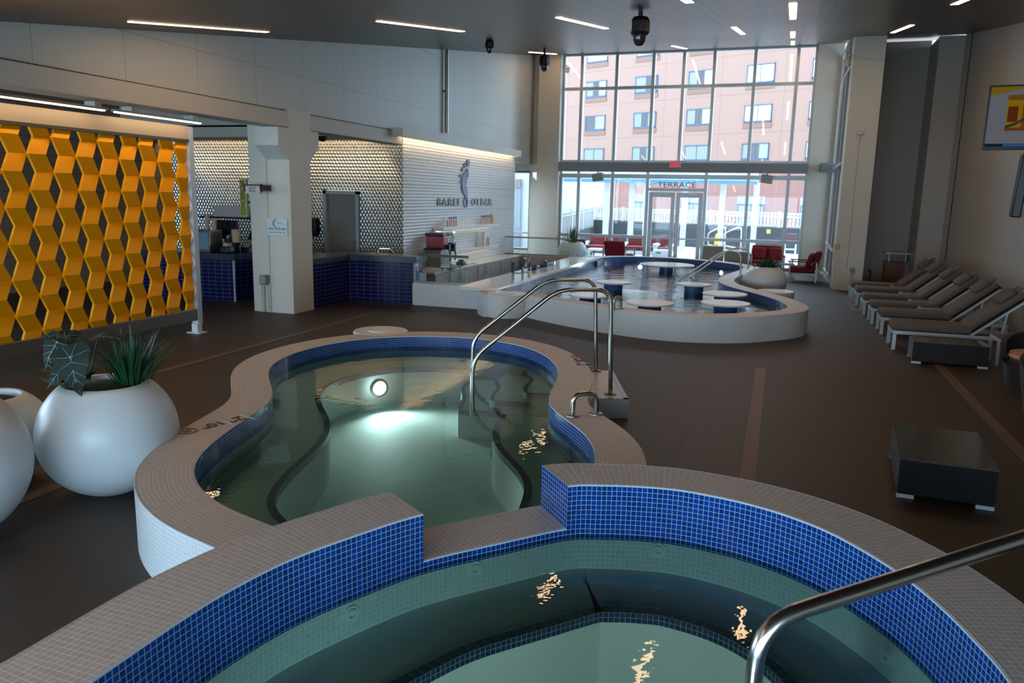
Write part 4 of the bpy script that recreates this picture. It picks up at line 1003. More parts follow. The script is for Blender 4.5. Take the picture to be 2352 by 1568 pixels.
# ---------------------------------------------------------------- planters
def pot(label, x, y, R_, ztop, rt, zc, soil=True):
    t = thing('planter', label, 'planter', (x, y, 0))
    prof = [(0, 0.0)]; n = 20
    zb = 0; a0 = math.asin(max(-1, min(1, (0-zc)/ (zc*1.02)))) if False else None
    # sphere of height ratio: ellipsoid through floor and rim
    ra = math.sqrt(max(1-(rt/R_)**2, 0)); c_ = zc; up = (ztop-c_)/ra; dn = c_/math.sqrt(1-(.34)**2)
    for k in range(n+1):
        s = -math.asin(math.sqrt(1-.34**2))+(math.asin(ra)+math.asin(math.sqrt(1-.34**2)))*k/n
        prof.append((R_*math.cos(s), c_+(up if s > 0 else dn)*math.sin(s)))
    prof += [(rt-.02, ztop-.005), (rt-.03, ztop-.06), (0, ztop-.06)]
    MB().lathe(prof, n=56).build('pot', M_POT, t, smooth=60)
    if soil: MB().lathe([(rt-.03, ztop-.055), (rt*.5, ztop-.02), (0, ztop-.01)], n=40).build('soil', M_MOSS, t, smooth=60)
    return t
pot('large white globe planter with grass and alocasia beside the pool', -4.55, 4.27, .478, .815, .285, .43)
pot('white globe planter cut off by the left edge of the photo', -4.84, 3.2, .54, .93, .3, .49)
pot('white globe planter half hidden behind the two front planters', -5.5, 4.08, .42, .66, .24, .36)
pot('white globe planter standing behind the swim-up pool by the red armchair', -.24, 18.9, .5, .72, .27, .4)
pot('white planter with snake plant at the end of the bar', -6.3, 24.6, .5, .78, .33, .35)
def blade(q, base, d, L, w, droop, n=6, mat=0, twist=0):
    d = Vector(d).normalized(); p = Vector(base); side = d.cross(Vector((0, 0, 1)))
    if side.length < .05: side = Vector((1, 0, 0))
    side.normalize(); side = Matrix.Rotation(twist, 3, d) @ side; pts = []
    for i in range(n+1):
        t_ = i/n; ww = w*(1-t_**2.2)*(.6+.4*min(1, t_*4)); pts.append((p-side*ww/2, p+side*ww/2)); p = p+d*(L/n); d = (d+Vector((0, 0, -droop/n*(.4+t_*1.4)))).normalized()
    for i in range(n): q.face([pts[i][0], pts[i][1], pts[i+1][1], pts[i+1][0]], mat=mat)
def grass(name, label, x, y, z, n, L, spread, droop, w, r=.09, m_=None):
    q = MB(True)
    for i in range(n):
        a = random.uniform(0, 2*PI); s = random.random()**.7*spread; rr = r*random.random()
        blade(q, (x+rr*math.cos(a), y+rr*math.sin(a), z), (math.cos(a)*s, math.sin(a)*s, 1), L*random.uniform(.55, 1), w*random.uniform(.7, 1.2), droop*random.uniform(.4, 1.5), twist=random.uniform(-.5, .5))
    return tag(q.build(name, m_ or M_LEAF, weld=False, loc=(x, y, z)), label, 'plant')
grass('grass_plant', 'tall dark green grassy plant in the large globe planter', -4.44, 4.4, .79, 230, .44, .75, 1.0, .017, .12)
def leaf_shape(t, origin, direction, up, L, w, dark, veins=True, nm='leaf'):
    """arrow shaped leaf with pale veins"""
    d = Vector(direction).normalized(); u = Vector(up); s = d.cross(u).normalized(); u = s.cross(d)
    O = Vector(origin)
    def P(a, b, h=0): return tuple(O+d*(a*L)+s*(b*w)+u*(h-.25*L*a*a))
    q = MB(True); half = [(-.28, .0), (-.38, .22), (-.30, .5), (-.1, .62), (.1, .52), (.3, .5), (.42, .36), (.6, .32), (.75, .18), (1, 0)]
    for sg_ in (1, -1):
        for (a0, b0), (a1, b1) in zip(half, half[1:]):
            q.face([P(0 if a0 < 0 else a0, 0), P(a0, b0*sg_), P(a1, b1*sg_), P(0 if a1 < 0 else a1, 0)][::sg_])
    o = q.build(nm, dark, t, weld=False)
    if veins:
        v = MB(True)
        def vein(a, b, wd):
            A_ = Vector(P(*a, .003)); B_ = Vector(P(*b, .003)); k = (B_-A_).normalized().cross(u).normalized()*wd
            M_ = (A_+B_)/2; M_ = Vector(P((a[0]+b[0])/2, (a[1]+b[1])/2, .004))
            v.face([A_-k, A_+k, M_+k*.8, M_-k*.8]); v.face([M_-k*.8, M_+k*.8, B_+k*.4, B_-k*.4])
        vein((-.05, 0), (1, 0), .0026)
        for sg_ in (1, -1):
            for a, b in (((0, 0), (-.36, .24*sg_)), ((0, 0), (-.1, .6*sg_)), ((.12, 0), (.3, .49*sg_)), ((.35, 0), (.58, .32*sg_)), ((.55, 0), (.75, .18*sg_))): vein(a, b, 0.0014)
        v.world = False; v.v = [sub(p, wl(t)) for p in v.v]; v.build('vein', M_VEIN, o, weld=False)
    return o
al = thing('alocasia_plant', 'dark arrow leaved plant with pale veins in the large globe planter', 'plant', (-4.62, 4.12, .83))
q = MB(True)
for P_ in (((-4.6, 4.1, .83), (-4.58, 4.03, 1.02), (-4.5, 3.98, 1.07)), ((-4.66, 4.15, .83), (-4.72, 4.12, 1.05), (-4.76, 4.1, 1.13)), ((-4.62, 4.2, .83), (-4.58, 4.25, 1.1), (-4.55, 4.28, 1.16)), ((-4.7, 4.1, .83), (-4.8, 4.02, .98))): q.tube(catmull([tuple(p) for p in P_], 4), .006, 6)
q.build('stem', M_LEAF3, al)
leaf_shape(al, (-4.53, 3.98, 1.05), (.35, -.25, -.85), (.3, -.9, .3), .27, .23, M_LEAF2)
leaf_shape(al, (-4.76, 4.08, 1.12), (-.2, -.35, -.6), (.2, -.9, .4), .2, .17, M_LEAF2)
leaf_shape(al, (-4.72, 4.14, 1.16), (-.5, -.2, .1), (0, -.4, .9), .2, .14, M_LEAF2)
leaf_shape(al, (-4.55, 4.26, 1.15), (.7, .1, .05), (0, -.3, .95), .22, .12, M_LEAF2)
leaf_shape(al, (-4.6, 4.0, .98), (-.4, -.4, -.5), (.2, -.8, .5), .2, .15, M_LEAF2)
q = MB(True)
for i in range(26):
    a = random.uniform(0, 2*PI); blade(q, (-4.75+random.uniform(-.05, .1), 4.14+random.uniform(-.1, .1), .82), (math.cos(a)*.8, math.sin(a)*.8, .8), random.uniform(.1, .22), .06, .8)
tag(q.build('foliage_plant', M_LEAF3, weld=False, loc=(-4.75, 4.14, .82)), 'low olive green foliage at the left side of the large globe planter', 'plant')
q = MB(True)
for i in range(26):
    a = random.uniform(0, 2*PI); rr = .18*random.random(); blade(q, (-6.3+rr*math.cos(a), 24.6+rr*math.sin(a), .74), (math.cos(a)*.16, math.sin(a)*.16, 1), random.uniform(.35, .62), .055, .05)
tag(q.build('snake_plant', mat('snake plant leaf', '#3a5238', .45, var=.4, vscale=20), weld=False, loc=(-6.3, 24.6, .74)), 'upright snake plant in the white planter at the end of the bar', 'plant')
grass('grass_plant', 'dark bushy plant in the planter behind the swim-up pool', -.18, 18.9, .66, 140, .34, 1.1, .8, .03, .2)
q = MB(True)
for i in range(40):
    a = random.uniform(0, 2*PI); blade(q, (-.38+random.uniform(-.06, .06), 18.88+random.uniform(-.1, .1), .67), (math.cos(a), math.sin(a), .7), random.uniform(.12, .3), .07, .9)
tag(q.build('foliage_plant', M_LEAF2, weld=False, loc=(-.38, 18.88, .67)), 'dark drooping foliage on the left of the planter behind the pool', 'plant')
# ---------------------------------------------------------------- drains
def drain(label, x0, y0, x1, y1, group=None):
    tag(MB(True).box(x0, y0, -.01, x1, y1, .004).build('drain_grate', M_FLOORDRAIN, loc=((x0+x1)/2, (y0+y1)/2, 0)), label, 'drain')
drain('long tan slot drain running past the globe planters', -7.1, 1.0, -6.98, 12.6)
drain('short tan slot drain glimpsed between the globe planters', -5.02, 2.2, -4.9, 4.25)
drain('tan slot drain running from the hot tub to the swim-up pool', -.155, 4.6, -.03, 10.75)
drain('tan slot drain on the right passing under the wicker ottoman', 2.17, 4.0, 2.3, 12.9)
drain('tan slot drain beside the feet of the loungers', 1.55, 17.4, 1.66, 20.3)
# ---------------------------------------------------------------- loungers
def lounger():
    t = thing('sun_lounger', 'x', 'sun lounger', (0, 0, 0), 0)
    w_ = .64; f = MB()
    for y in (.02, w_-.02):
        f.bar((0, y, .27), (1.9, y, .27), .04, .05)
        f.bar((1.05, y, .29), (1.72, y, .86), .035, .03)
    for x in (.02, .9, 1.88): f.bar((x, .02, .27), (x, w_-.02, .27), .04, .05)
    f.bar((1.45, .05, .27), (1.5, .05, .66), .025); f.bar((1.45, w_-.05, .27), (1.5, w_-.05, .66), .025)
    f.build('frame', M_ALU, t)
    for x in (.03, 1.87):
        for y in (.025, w_-.025): MB().box(x-.025, y-.025, 0, x+.025, y+.025, .26).build('leg', M_ALU, t)
    MB().box(.0, .03, .3, 1.08, w_-.03, .41).build('seat_cushion', M_TAUPEF, t, bevel=.04, seg=4)
    a = math.atan2(.57, .67); M_ = Matrix.Translation((1.06, w_/2, .345)) @ Matrix.Rotation(-a, 4, 'Y')
    MB().obox(M_ @ Matrix.Translation((.43, 0, .05)), .88, w_-.06, .1).build('back_cushion', M_TAUPEF, t, bevel=.04, seg=4)
    MB().obox(M_ @ Matrix.Translation((.43, 0, -.02)), .9, w_-.04, .02).build('back_panel', mat('dark sling back', '#2d2b2a', .8), t)
    p = MB().obox(M_ @ Matrix.Translation((.67, 0, .135)), .27, .46, .09).build('pillow', M_TAUPEF, t, bevel=.04, seg=4)
    MB().obox(M_ @ Matrix.Translation((.86, 0, .105)), .12, .3, .02).build('strap', M_TAUPEF, p)
    return t
L0 = lounger()
lab = ['taupe lounger nearest the camera, a wicker box under its foot end', 'second taupe lounger from the camera', 'third taupe lounger from the camera', 'fourth taupe lounger from the camera', 'fifth taupe lounger from the camera, next to last towards the pilaster', 'last taupe lounger by the wooden towel cabinet']
for k, (x, y) in enumerate(((1.76, 13.02), (1.75, 14.48), (1.72, 15.66), (1.69, 16.9), (1.68, 18.3), (1.65, 19.35))):
    if k == 0: L0.location = (x, y, 0); L0['label'] = lab[0]; L0['group'] = 'taupe loungers along the right wall'
    else: dup(L0, (x, y, 0), label=lab[k])
def side_table(label, x, y, w_, d_, h, group=None):
    t = thing('side_table', label, 'side table', (x, y, 0), 0, group)
    MB().box(0.02, .02, h-.035, w_-.02, d_-.02, h).build('table_top', M_TEAKD, t)
    f = MB(); f.bar((0.02, .02, h-.03), (w_-.02, .02, h-.03), .035); f.bar((0.02, d_-.02, h-.03), (w_-.02, d_-.02, h-.03), .035); f.bar((.02, .02, h-.03), (.02, d_-.02, h-.03), .035); f.bar((w_-.02, .02, h-.03), (w_-.02, d_-.02, h-.03), .035); f.build('apron', M_ALU, t)
    for px in (.02, w_-.02):
        for py in (.02, d_-.02): MB().box(px-.02, py-.02, 0, px+.02, py+.02, h-.04).build('leg', M_ALU, t)
    return t
side_table('wood topped side table beside the nearest lounger', 3.0, 12.3, .5, .5, .39)
for k, (y, l) in enumerate(((15.2, 'second and third'), (16.33, 'third and fourth'), (17.6, 'fourth and fifth'), (18.98, 'fifth and last'))): side_table('small wood side table between the %s loungers from the camera' % l, 2.45, y, .45, .3, .42)
def ottoman(label, x, y, w_, d_, h, rot=0, items=False):
    t = thing('wicker_ottoman', label, 'ottoman', (x, y, 0), rot)
    MB().box(0, 0, .03, w_, d_, h-.012).build('body', M_WICKER, t, bevel=.008)
    MB().box(.0, .0, h-.01, w_, d_, h).build('glass_top', M_SMOKE, t)
    for px in (0, w_-.12):
        for py in (0, d_-.06): MB().box(px, py, 0, px+.12, py+.06, .03).build('foot', M_WFRAME, t)
ottoman('black wicker ottoman table in the open floor at right', 1.0, 6.3, .65, 1.04, .31, math.radians(-4))
ottoman('black wicker ottoman table pushed under the nearest lounger', 1.9, 12.0, .94, .55, .31, math.radians(-2))
def tub_chair(label, x, y, rot):
    t = thing('wicker_tub_chair', label, 'chair', (x, y, 0), rot)
    MB().lathe([(0, .02), (.36, 0), (.42, .34), (.38, .36), (0, .34)], n=36).build('base', M_WICKER, t, smooth=40)
    q = MB(); n = 20
    for i in range(n):
        a0 = math.radians(30+240*i/n-60-30); a1 = math.radians(30+240*(i+1)/n-60-30)
        h0 = .36+.3*math.sin(PI*i/n)**.6; h1 = .36+.3*math.sin(PI*(i+1)/n)**.6
        for r0, r1, fl in ((.42, .46, False), (.36, .4, True)):
            P_ = [(r0*math.cos(a0), r0*math.sin(a0), .3), (r0*math.cos(a1), r0*math.sin(a1), .3), (r1*math.cos(a1), r1*math.sin(a1), h1), (r1*math.cos(a0), r1*math.sin(a0), h0)]
            uv = [(.42*a0, .3), (.42*a1, .3), (.42*a1, h1), (.42*a0, h0)]
            q.face(P_[::-1] if fl else P_, uv[::-1] if fl else uv)
        q.face([(.46*math.cos(a0), .46*math.sin(a0), h0), (.46*math.cos(a1), .46*math.sin(a1), h1), (.4*math.cos(a1), .4*math.sin(a1), h1), (.4*math.cos(a0), .4*math.sin(a0), h0)])
    q.build('backrest', M_WICKER, t)
    MB().lathe([(0, .34), (.33, .34), (.37, .38), (.35, .43), (0, .45)], n=30).build('seat_cushion', M_STRIPE, t, smooth=60)
tub_chair('round black wicker chair with striped orange cushion at the right edge', 3.17, 10.95, math.radians(10))
tub_chair('second wicker tub chair just cut by the right edge of the photo', 3.0, 9.45, math.radians(40))
# towel cabinet and wall bits
t = thing('towel_cabinet', 'reddish wooden towel cabinet with metal rail by the recess', 'cabinet', (2.87, 24.1, 0))
MB().box(0, 0, .05, .6, .4, .6).build('body', M_TEAK, t); MB().box(.5, -.005, .05, .62, .42, .6).build('side_panel', M_GREY, t)
b = MB(); b.box(.08, .1, .6, .12, .14, .82); b.box(.5, .1, .6, .54, .14, .82); b.box(-.02, .02, .82, .66, .38, .86); b.build('rail', M_STEELD, t)
for k in range(3): MB().box(.01, -.012, .08+.17*k, .49, 0, .235+.17*k).build('slat_panel', M_TEAK, t)
MB().box(.05, .05, 0, .55, .35, .05).build('plinth', M_BLACK, t)
for k, x in enumerate((2.3, 2.55)):
    t = thing('hose_tap', ('left dark tap on a short standpipe in the recess', 'right dark tap on a short standpipe in the recess')[k], 'tap', (x, 24.4, 0)); MB().tube([(0, 0, 0), (0, 0, .28), (-.08, -.03, .34)], .018, 8).build('pipe', M_BLACK, t); MB().box(-.06, -.02, .3, .02, .02, .33).build('handle', M_DGREY, t)
t = thing('junction_box', 'grey electrical box low on the taupe pilaster', 'socket', (1.82, 21.53, .52)); MB().box(-.05, -.06, -.06, .05, .02, .06).build('cover', M_GREY, t, bevel=.01)
b = MB(); b.tube([(-.03, 0, -.52), (-.03, 0, -.05)], .01, 8); b.tube([(.03, 0, -.52), (.03, 0, -.05)], .01, 8); b.build('conduit', M_PAINT, t)
t = thing('fire_bell', 'pale fire alarm sounder on the taupe pilaster', 'alarm', (1.68, 21.53, 3.9)); MB().box(-.08, -.07, -.05, .08, .02, .04).build('case', M_PAINT, t, bevel=.02); MB().tube([(0, 0, -3.3), (0, 0, -.05)], .01, 8).build('conduit', M_PAINT, t)
t = thing('fire_call_point', 'yellow alarm call point beside the side window', 'alarm', (1.4, 21.53, 1.12)); MB().box(-.05, -.06, -.06, .05, .02, .06).build('case', mat('yellow call point', '#c79a10', .4), t, bevel=.01)
t = thing('wall_camera', 'small dome camera on an arm high on the pilaster', 'camera', (1.35, 21.5, 5.6)); MB().tube([(.1, .0, .1), (-.1, -.05, .12), (-.12, -.08, .0)], .02, 8).build('arm', M_PAINT, t); MB().lathe([(0, -.12), (.06, -.1), (.08, 0), (.08, .05), (0, .07)], (-.12, -.08, -.04), 18).build('dome', M_PAINT, t, smooth=40)
MB().tube([(-.03, .02, .05), (.7, .02, .0)], .012, 8).build('conduit', M_PAINT, t)
t = thing('wall_camera', 'small white dome camera beside the far left column', 'camera', (-7.22, 26.4, 6.4)); MB().tube([(-.1, .05, .1), (.05, 0, .12), (.1, -.03, .05)], .02, 8).build('arm', M_PAINT, t); MB().lathe([(0, -.14), (.07, -.1), (.09, 0), (.08, .05), (0, .07)], (.1, -.03, 0), 18).build('dome', M_WHITE, t, smooth=40)
t = thing('wall_speaker', 'grey wedge speaker on the far right column', 'speaker', (1.2, 26.2, 3.22)); MB().box(-.2, -.35, -.12, .3, .1, .14).build('case', M_GREY, t, bevel=.04)
for k, x in enumerate((-5.92, -.5)):
    t = thing('hanging_speaker', ('left pale speaker hanging under the shade housing', 'right pale speaker hanging under the shade housing')[k], 'speaker', (x, 26.25, 2.88)); MB().obox(Matrix.Rotation((-.15, .15)[k], 4, 'Y'), .36, .2, .26).build('case', mat('grey green speaker case', '#8d9a92', .5), t, bevel=.02); MB().box(-.02, -.02, .1, .02, .02, .2).build('bracket', M_GREY, t)
t = thing('exit_sign', 'red EXIT sign on the shade housing over the doors', 'sign', (-3.36, 26.07, 3.3)); MB().box(-.18, -.02, -.1, .18, .03, .1).build('case', mat('pale exit housing', '#c8b4b0', .4), t); text('EXIT', .19, emis('red exit letters', (.75, .03, .04, 1), 1.0), t, (0, -.024, 0), FRONT, width=.3, ext=.003, bold=.008)
# televisions
tv = thing('television', 'wide wall television showing an exercise programme', 'television', (3.05, 15.0, 3.1), math.radians(-6))
MB().box(0, 0, 0, 1.78, .06, 1.02).build('case', M_BLACK, tv, bevel=.006)
b = MB(); Wd, Hh = 1.72, .94
scr = MB(); scr.box(.03, -.004, .05, 1.75, -.001, .99).build('screen', emis('grey screen picture', (.085, .09, .105, 1), 1), tv)
def px(x0, z0, x1, z1, c_, y=-.006, s=1): MB().box(x0, y, z0, x1, y-.001, z1).build('screen_picture', emis('picture colour', lin(c_), s*.6), tv)
px(.03, .05, 1.75, .1, '#16242e'); px(.28, .055, .6, .095, '#2b5a86', -.008); px(.62, .055, 1.6, .095, '#7d98b5', -.008)
q = MB(); q.face([(.03, -.006, .85), (.03, -.006, .99), (.6, -.006, .99)]); q.build('screen_picture', emis('picture gold', lin('#5e4d14'), 1), tv)
px(.28, .3, 1.5, .86, '#8a6a14', -.007); px(.28, .3, 1.5, .35, '#6b3a16', -.008); px(.3, .44, .44, .68, '#5a2a14', -.008); px(.5, .35, .58, .86, '#6f4216', -.008); px(.28, .78, .58, .86, '#6a4a1a', -.009); px(.6, .35, 1.0, .86, '#a08a12', -.008)
def limb(P_, w_, c_):
    q = MB(); q.strip([(x-w_/2*(0 if abs(P_[min(i+1, len(P_)-1)][1]-P_[max(i-1, 0)][1]) < abs(P_[min(i+1, len(P_)-1)][0]-P_[max(i-1, 0)][0]) else 1), -.011, z-w_/2*(1 if abs(P_[min(i+1, len(P_)-1)][1]-P_[max(i-1, 0)][1]) < abs(P_[min(i+1, len(P_)-1)][0]-P_[max(i-1, 0)][0]) else 0)) for i, (x, z) in enumerate(P_)], [(x+w_/2*(0 if abs(P_[min(i+1, len(P_)-1)][1]-P_[max(i-1, 0)][1]) < abs(P_[min(i+1, len(P_)-1)][0]-P_[max(i-1, 0)][0]) else 1), -.011, z+w_/2*(1 if abs(P_[min(i+1, len(P_)-1)][1]-P_[max(i-1, 0)][1]) < abs(P_[min(i+1, len(P_)-1)][0]-P_[max(i-1, 0)][0]) else 0)) for i, (x, z) in enumerate(P_)]); q.build('screen_picture', emis('figure colour', lin(c_), 1), tv)
limb([(.28, .36), (.4, .4), (.5, .46), (.58, .5)], .045, '#28262c'); limb([(.56, .5), (.66, .5), (.74, .5)], .07, '#2a2830'); limb([(.73, .52), (.72, .42), (.7, .34)], .05, '#2a2830'); limb([(.57, .48), (.58, .58), (.6, .66), (.62, .7)], .09, '#4a4d58'); limb([(.62, .68), (.74, .68), (.88, .71)], .03, '#9a7355'); limb([(.62, .72), (.62, .78)], .06, '#8a6a58')
MB().box(.7, .06, .35, 1.0, .5, .6).build('wall_arm', M_BLACK, tv)
tv2 = thing('television', 'black television seen edge on below the wide television', 'television', (3.72, 15.6, 2.04))
MB().obox(Matrix.Translation((.1, 0, .5)) @ Matrix.Rotation(math.radians(-11), 4, 'Z') @ Matrix.Rotation(math.radians(3), 4, 'Y'), .14, .9, 1.05).build('case', M_BLACK, tv2, bevel=.02); MB().box(.14, -.1, .4, .34, .1, .6).build('wall_arm', M_DGREY, tv2)
# ---------------------------------------------------------------- ceiling fixtures
sl_ = .148
def ceil_light(label, x, y0, y1):
    t = thing('ceiling_light', label, 'ceiling light', (x, (y0+y1)/2, cz((y0+y1)/2)), 0, 'recessed linear lights in the plank ceiling')
    for nm, hw, dz, m_ in (('frame', .06, -.004, M_STEELD), ('diffuser', .045, -.009, M_LED)):
        q = MB(True); a = [(x-hw, y0, cz(y0)+dz), (x+hw, y0, cz(y0)+dz), (x+hw, y1, cz(y1)+dz), (x-hw, y1, cz(y1)+dz)]
        q.face(a[::-1]); up = [(p[0], p[1], p[2]+.006) for p in a]; q.face(up)
        for i in range(4): q.face([a[i], a[(i+1) % 4], up[(i+1) % 4], up[i]])
        q.build(nm, m_, t)
for l, x, y0, y1 in (('linear ceiling light nearest the left concrete wall, longest in the photo', -7.35, 7.65, 10.25), ('linear ceiling light above the yellow screen side, second from left', -5.1, 9.5, 12.3), ('linear ceiling light left of the large hanging camera, third from left', -2.98, 10.5, 13.4), ('short seeming linear ceiling light right of the large hanging camera', -1.03, 14.8, 17.6), ('linear ceiling light near the glazing left of the middle', -3.17, 22.7, 25.6), ('nearest of the three aligned ceiling lights over the pool', -.06, 10.3, 13.3), ('middle of the three aligned ceiling lights over the pool', -.06, 17.5, 20.4), ('farthest of the three aligned ceiling lights at the glazing', -.06, 22.9, 25.8), ('ceiling light over the loungers on the right side', 2.03, 16.9, 20.0), ('ceiling light at the top right corner cut by the photo edge', 1.9, 8.9, 11.9), ('ceiling light behind the dome camera at the far left column', -7.38, 23.0, 25.8), ('ceiling light over the foreground hot tub out of the photo', -1.15, 6.6, 9.4), ('ceiling light over the globe planters out of the photo', -5.1, 2.6, 5.2), ('ceiling light behind the photographer', -3.0, -1.5, 1.2)): ceil_light(l, x, y0, y1)
def dome(label, x, y, s, drop):
    t = thing('ceiling_camera', label, 'camera', (x, y, cz(y)))
    MB().tube([(0, 0, .02), (0, 0, -drop)], .03*s, 10).build('stem', M_BLACK, t)
    MB().lathe([(0, 0), (.1*s, -.01), (.13*s, -.06), (.13*s, -.2*s), (.1*s, -.24*s), (0, -.24*s)], (0, 0, -drop), 8).build('housing', M_BLACK, t)
    MB().lathe([(.085*s, -.24*s), (.08*s, -.31*s), (.05*s, -.36*s), (0, -.375*s)], (0, 0, -drop), 20).build('dome', mat('smoked dome', '#2a2422', .1), t, smooth=60)
dome('large black dome camera hanging from the plank ceiling', -1.86, 10.3, .95, .06); dome('small black dome camera on the ceiling near the left wall', -5.72, 15.2, .7, .0); dome('black dome camera hanging near the far left column', -6.2, 20.6, 1.1, .18)
t = thing('soffit_camera', 'black half dome camera under the soffit beside the column', 'camera', (-9.0, 14.3, 3.32)); MB().lathe([(.11, .06), (.11, 0), (.085, -.06), (.04, -.1), (0, -.11)], n=22).build('dome', M_BLACK, t, smooth=60); MB().lathe([(.125, .06), (.125, .0), (.11, 0)], n=22).build('rim', M_PAINT, t, smooth=40); MB().box(-.05, -.05, .06, .05, .05, .8).build('stem', M_PAINT, t)
t = thing('sprinkler_pipe', 'thin vertical grey pipe hanging down the upper concrete wall', 'pipe', (XL+.08, 18.9, 3.75)); MB().tube([(0, 0, 0), (0, 0, cz(18.9)-3.75)], .05, 12).build('pipe', M_STEELD, t, smooth=40); MB().box(-.08, -.03, 1.0, 0, .03, 1.05).build('bracket', M_STEELD, t)
# ---------------------------------------------------------------- interior seating by the glazing
def armchair(label, x, y, rot, w_=.75, pillows=1, fab=None, group=None, frame=None):
    """metal framed lounge chair, seat front towards -y"""
    t = thing('lounge_chair', label, 'chair', (x, y, 0), rot, group); fab = fab or M_RED; frame = frame or M_ALU
    MB().box(-w_/2+.04, -.38, .26, w_/2-.04, .3, .42).build('seat_cushion', fab, t, bevel=.04, seg=3)
    MB().obox(Matrix.Translation((0, .33, .6)) @ Matrix.Rotation(-.18, 4, 'X'), w_-.08, .16, .5).build('back_cushion', fab, t, bevel=.05, seg=3)
    for k in range(pillows):
        MB().obox(Matrix.Translation(((k-(pillows-1)/2)*.5, .16, .6)) @ Matrix.Rotation(-.3, 4, 'X'), .42, .14, .38).build('pillow', fab, t, bevel=.06, seg=3)
    f = MB()
    f.box(-w_/2, -.36, .2, w_/2, .4, .25)
    f.build('frame', frame, t)
    for s_ in (-1, 1):
        a = MB(); a.box(s_*w_/2-.025, -.4, .55, s_*w_/2+.025, .4, .585); a.build('armrest', M_DGREY if frame is M_ALU else frame, t)
        for yy in (-.34, .36): MB().box(s_*w_/2-.02, yy-.02, 0, s_*w_/2+.02, yy+.02, .56).build('leg', frame, t)
    return t
armchair('red armchair beside the snake plant at the end of the bar', -6.45, 25.4, math.radians(200), .75)
armchair('red armchair left of the terrace doors with a square cushion', -4.9, 25.3, math.radians(165), .78)
armchair('red two seat sofa behind the round planter near the right column', -.3, 25.3, math.radians(5), .95, 2)
armchair('red armchair with grey metal frame beside the side window', .72, 23.5, math.radians(-95), .8, 2)
side_table('low grey table between the red sofa and the right armchair', -.0, 24.3, .5, .5, .4)
side_table('low table between the two red armchairs left of the doors', -6.0, 25.9, .55, .5, .42)
for l, x0, x1, h in (('taller tan planter box right of the terrace doors', -2.24, -1.63, .78), ('lower tan planter box beside the chrome handrail', -1.58, -.84, .64)):
    t = thing('tan_cabinet', l, 'cabinet', ((x0+x1)/2, 25.6, 0)); w_ = (x1-x0)/2
    MB().box(-w_, -.3, .03, w_, .3, h-.02).build('body', mat('tan box panel', '#8d8476', .5), t, bevel=.006); MB().box(-w_-.01, -.31, h-.02, w_+.01, .31, h).build('lid', M_TAUPE, t); MB().box(-w_+.04, -.26, 0, w_-.04, .26, .03).build('plinth', M_BLACK, t)
# ---------------------------------------------------------------- terrace
struct(MB().box(-40, 26.9, -.3, 30, 75, -.02).build('ground', M_SNOW))
struct(MB().prism([(-9.3, 40.6), (4.5, 34.2), (4.7, 34.6), (-9.2, 41.0)], -.1, 1.06).build('wall_retaining', M_RETAIN), 'grey concrete retaining wall across the terrace', 'wall')
fn = thing('picket_fence', 'white vinyl picket fence on top of the retaining wall', 'fence', (-2.4, 37.5, 1.06))
def along(a, e, t_): return (a[0]+(e[0]-a[0])*t_, a[1]+(e[1]-a[1])*t_)
def fence(t, a, e, bays, z0, h, z1=None):
    z1 = z0 if z1 is None else z1
    for k in range(bays+1):
        p = along(a, e, k/bays); z = z0+(z1-z0)*k/bays
        MB(True).box(p[0]-.06, p[1]-.06, z, p[0]+.06, p[1]+.06, z+h+.08).build('post', M_VINYL, t)
    for k in range(bays):
        q = MB(True); n = 9
        za = z0+(z1-z0)*k/bays; zb = z0+(z1-z0)*(k+1)/bays; pa = along(a, e, k/bays); pb = along(a, e, (k+1)/bays)
        for dz in (.07, h-.14, h): q.bar((*pa, za+dz), (*pb, zb+dz), .045, .06)
        for i in range(1, n+1):
            u = (k+i/(n+1))/bays; p = along(a, e, u); z = z0+(z1-z0)*u; q.box(p[0]-.035, p[1]-.015, z+.07, p[0]+.035, p[1]+.015, z+h)
        q.build('picket_panel', M_VINYL, t)
fence(fn, (-9.2, 40.8), (4.5, 34.45), 9, 1.06, .62)
fn2 = thing('picket_fence', 'white vinyl fence stepping down at the left of the terrace', 'fence', (-9.4, 37, 0))
fence(fn2, (-9.5, 34.5), (-9.35, 40.6), 3, .35, 1.1, .6)
MB(True).bar((-9.5, 34.5, .1), (-9.35, 40.6, .3), .3, .8).build('kerb', M_RETAIN, fn2)
pg = thing('pergola', 'white painted pergola beam on square posts outside the doors', 'pergola', (-4.5, 34, 0))
MB(True).box(-9.2, 33.9, 2.9, -1.0, 34.2, 3.55).build('beam', M_VINYL, pg); MB(True).box(-9.2, 33.6, 2.86, -1.0, 33.72, 3.0).build('gutter', mat('blue gutter', '#3f6f98', .5), pg)  # gutter is one flat blue
for x in (-7.25, -6.15, -5.5, -3.9, -2.35, -1.02): MB(True).box(x-.11, 33.95, -.02, x+.11, 34.17, 2.92).build('post', M_VINYL, pg)
MB(True).bar((-6.15, 34.06, 2.7), (-3.9, 34.06, 2.95), .08).build('brace', M_VINYL, pg)
wb = thing('white_building', 'plain white building wing at the left of the terrace', 'building', (-13, 40, 0))
MB(True).box(-17, 32, -.1, -9.75, 46, 3.45).build('wall', mat('white render', '#999796', .8), wb); MB(True).box(-9.76, 34.2, .7, -9.74, 35.2, 2.9).build('window', mat('blue window glass', '#9fb9c8', .15), wb)
for y in (34.2, 34.7, 35.2): MB(True).box(-9.78, y-.04, .7, -9.72, y+.04, 2.9).build('window_bar', M_WFRAME, wb)
bb = thing('glazed_link', 'pale glazed building seen through the narrow window left of the column', 'building', (-15, 46, 0))
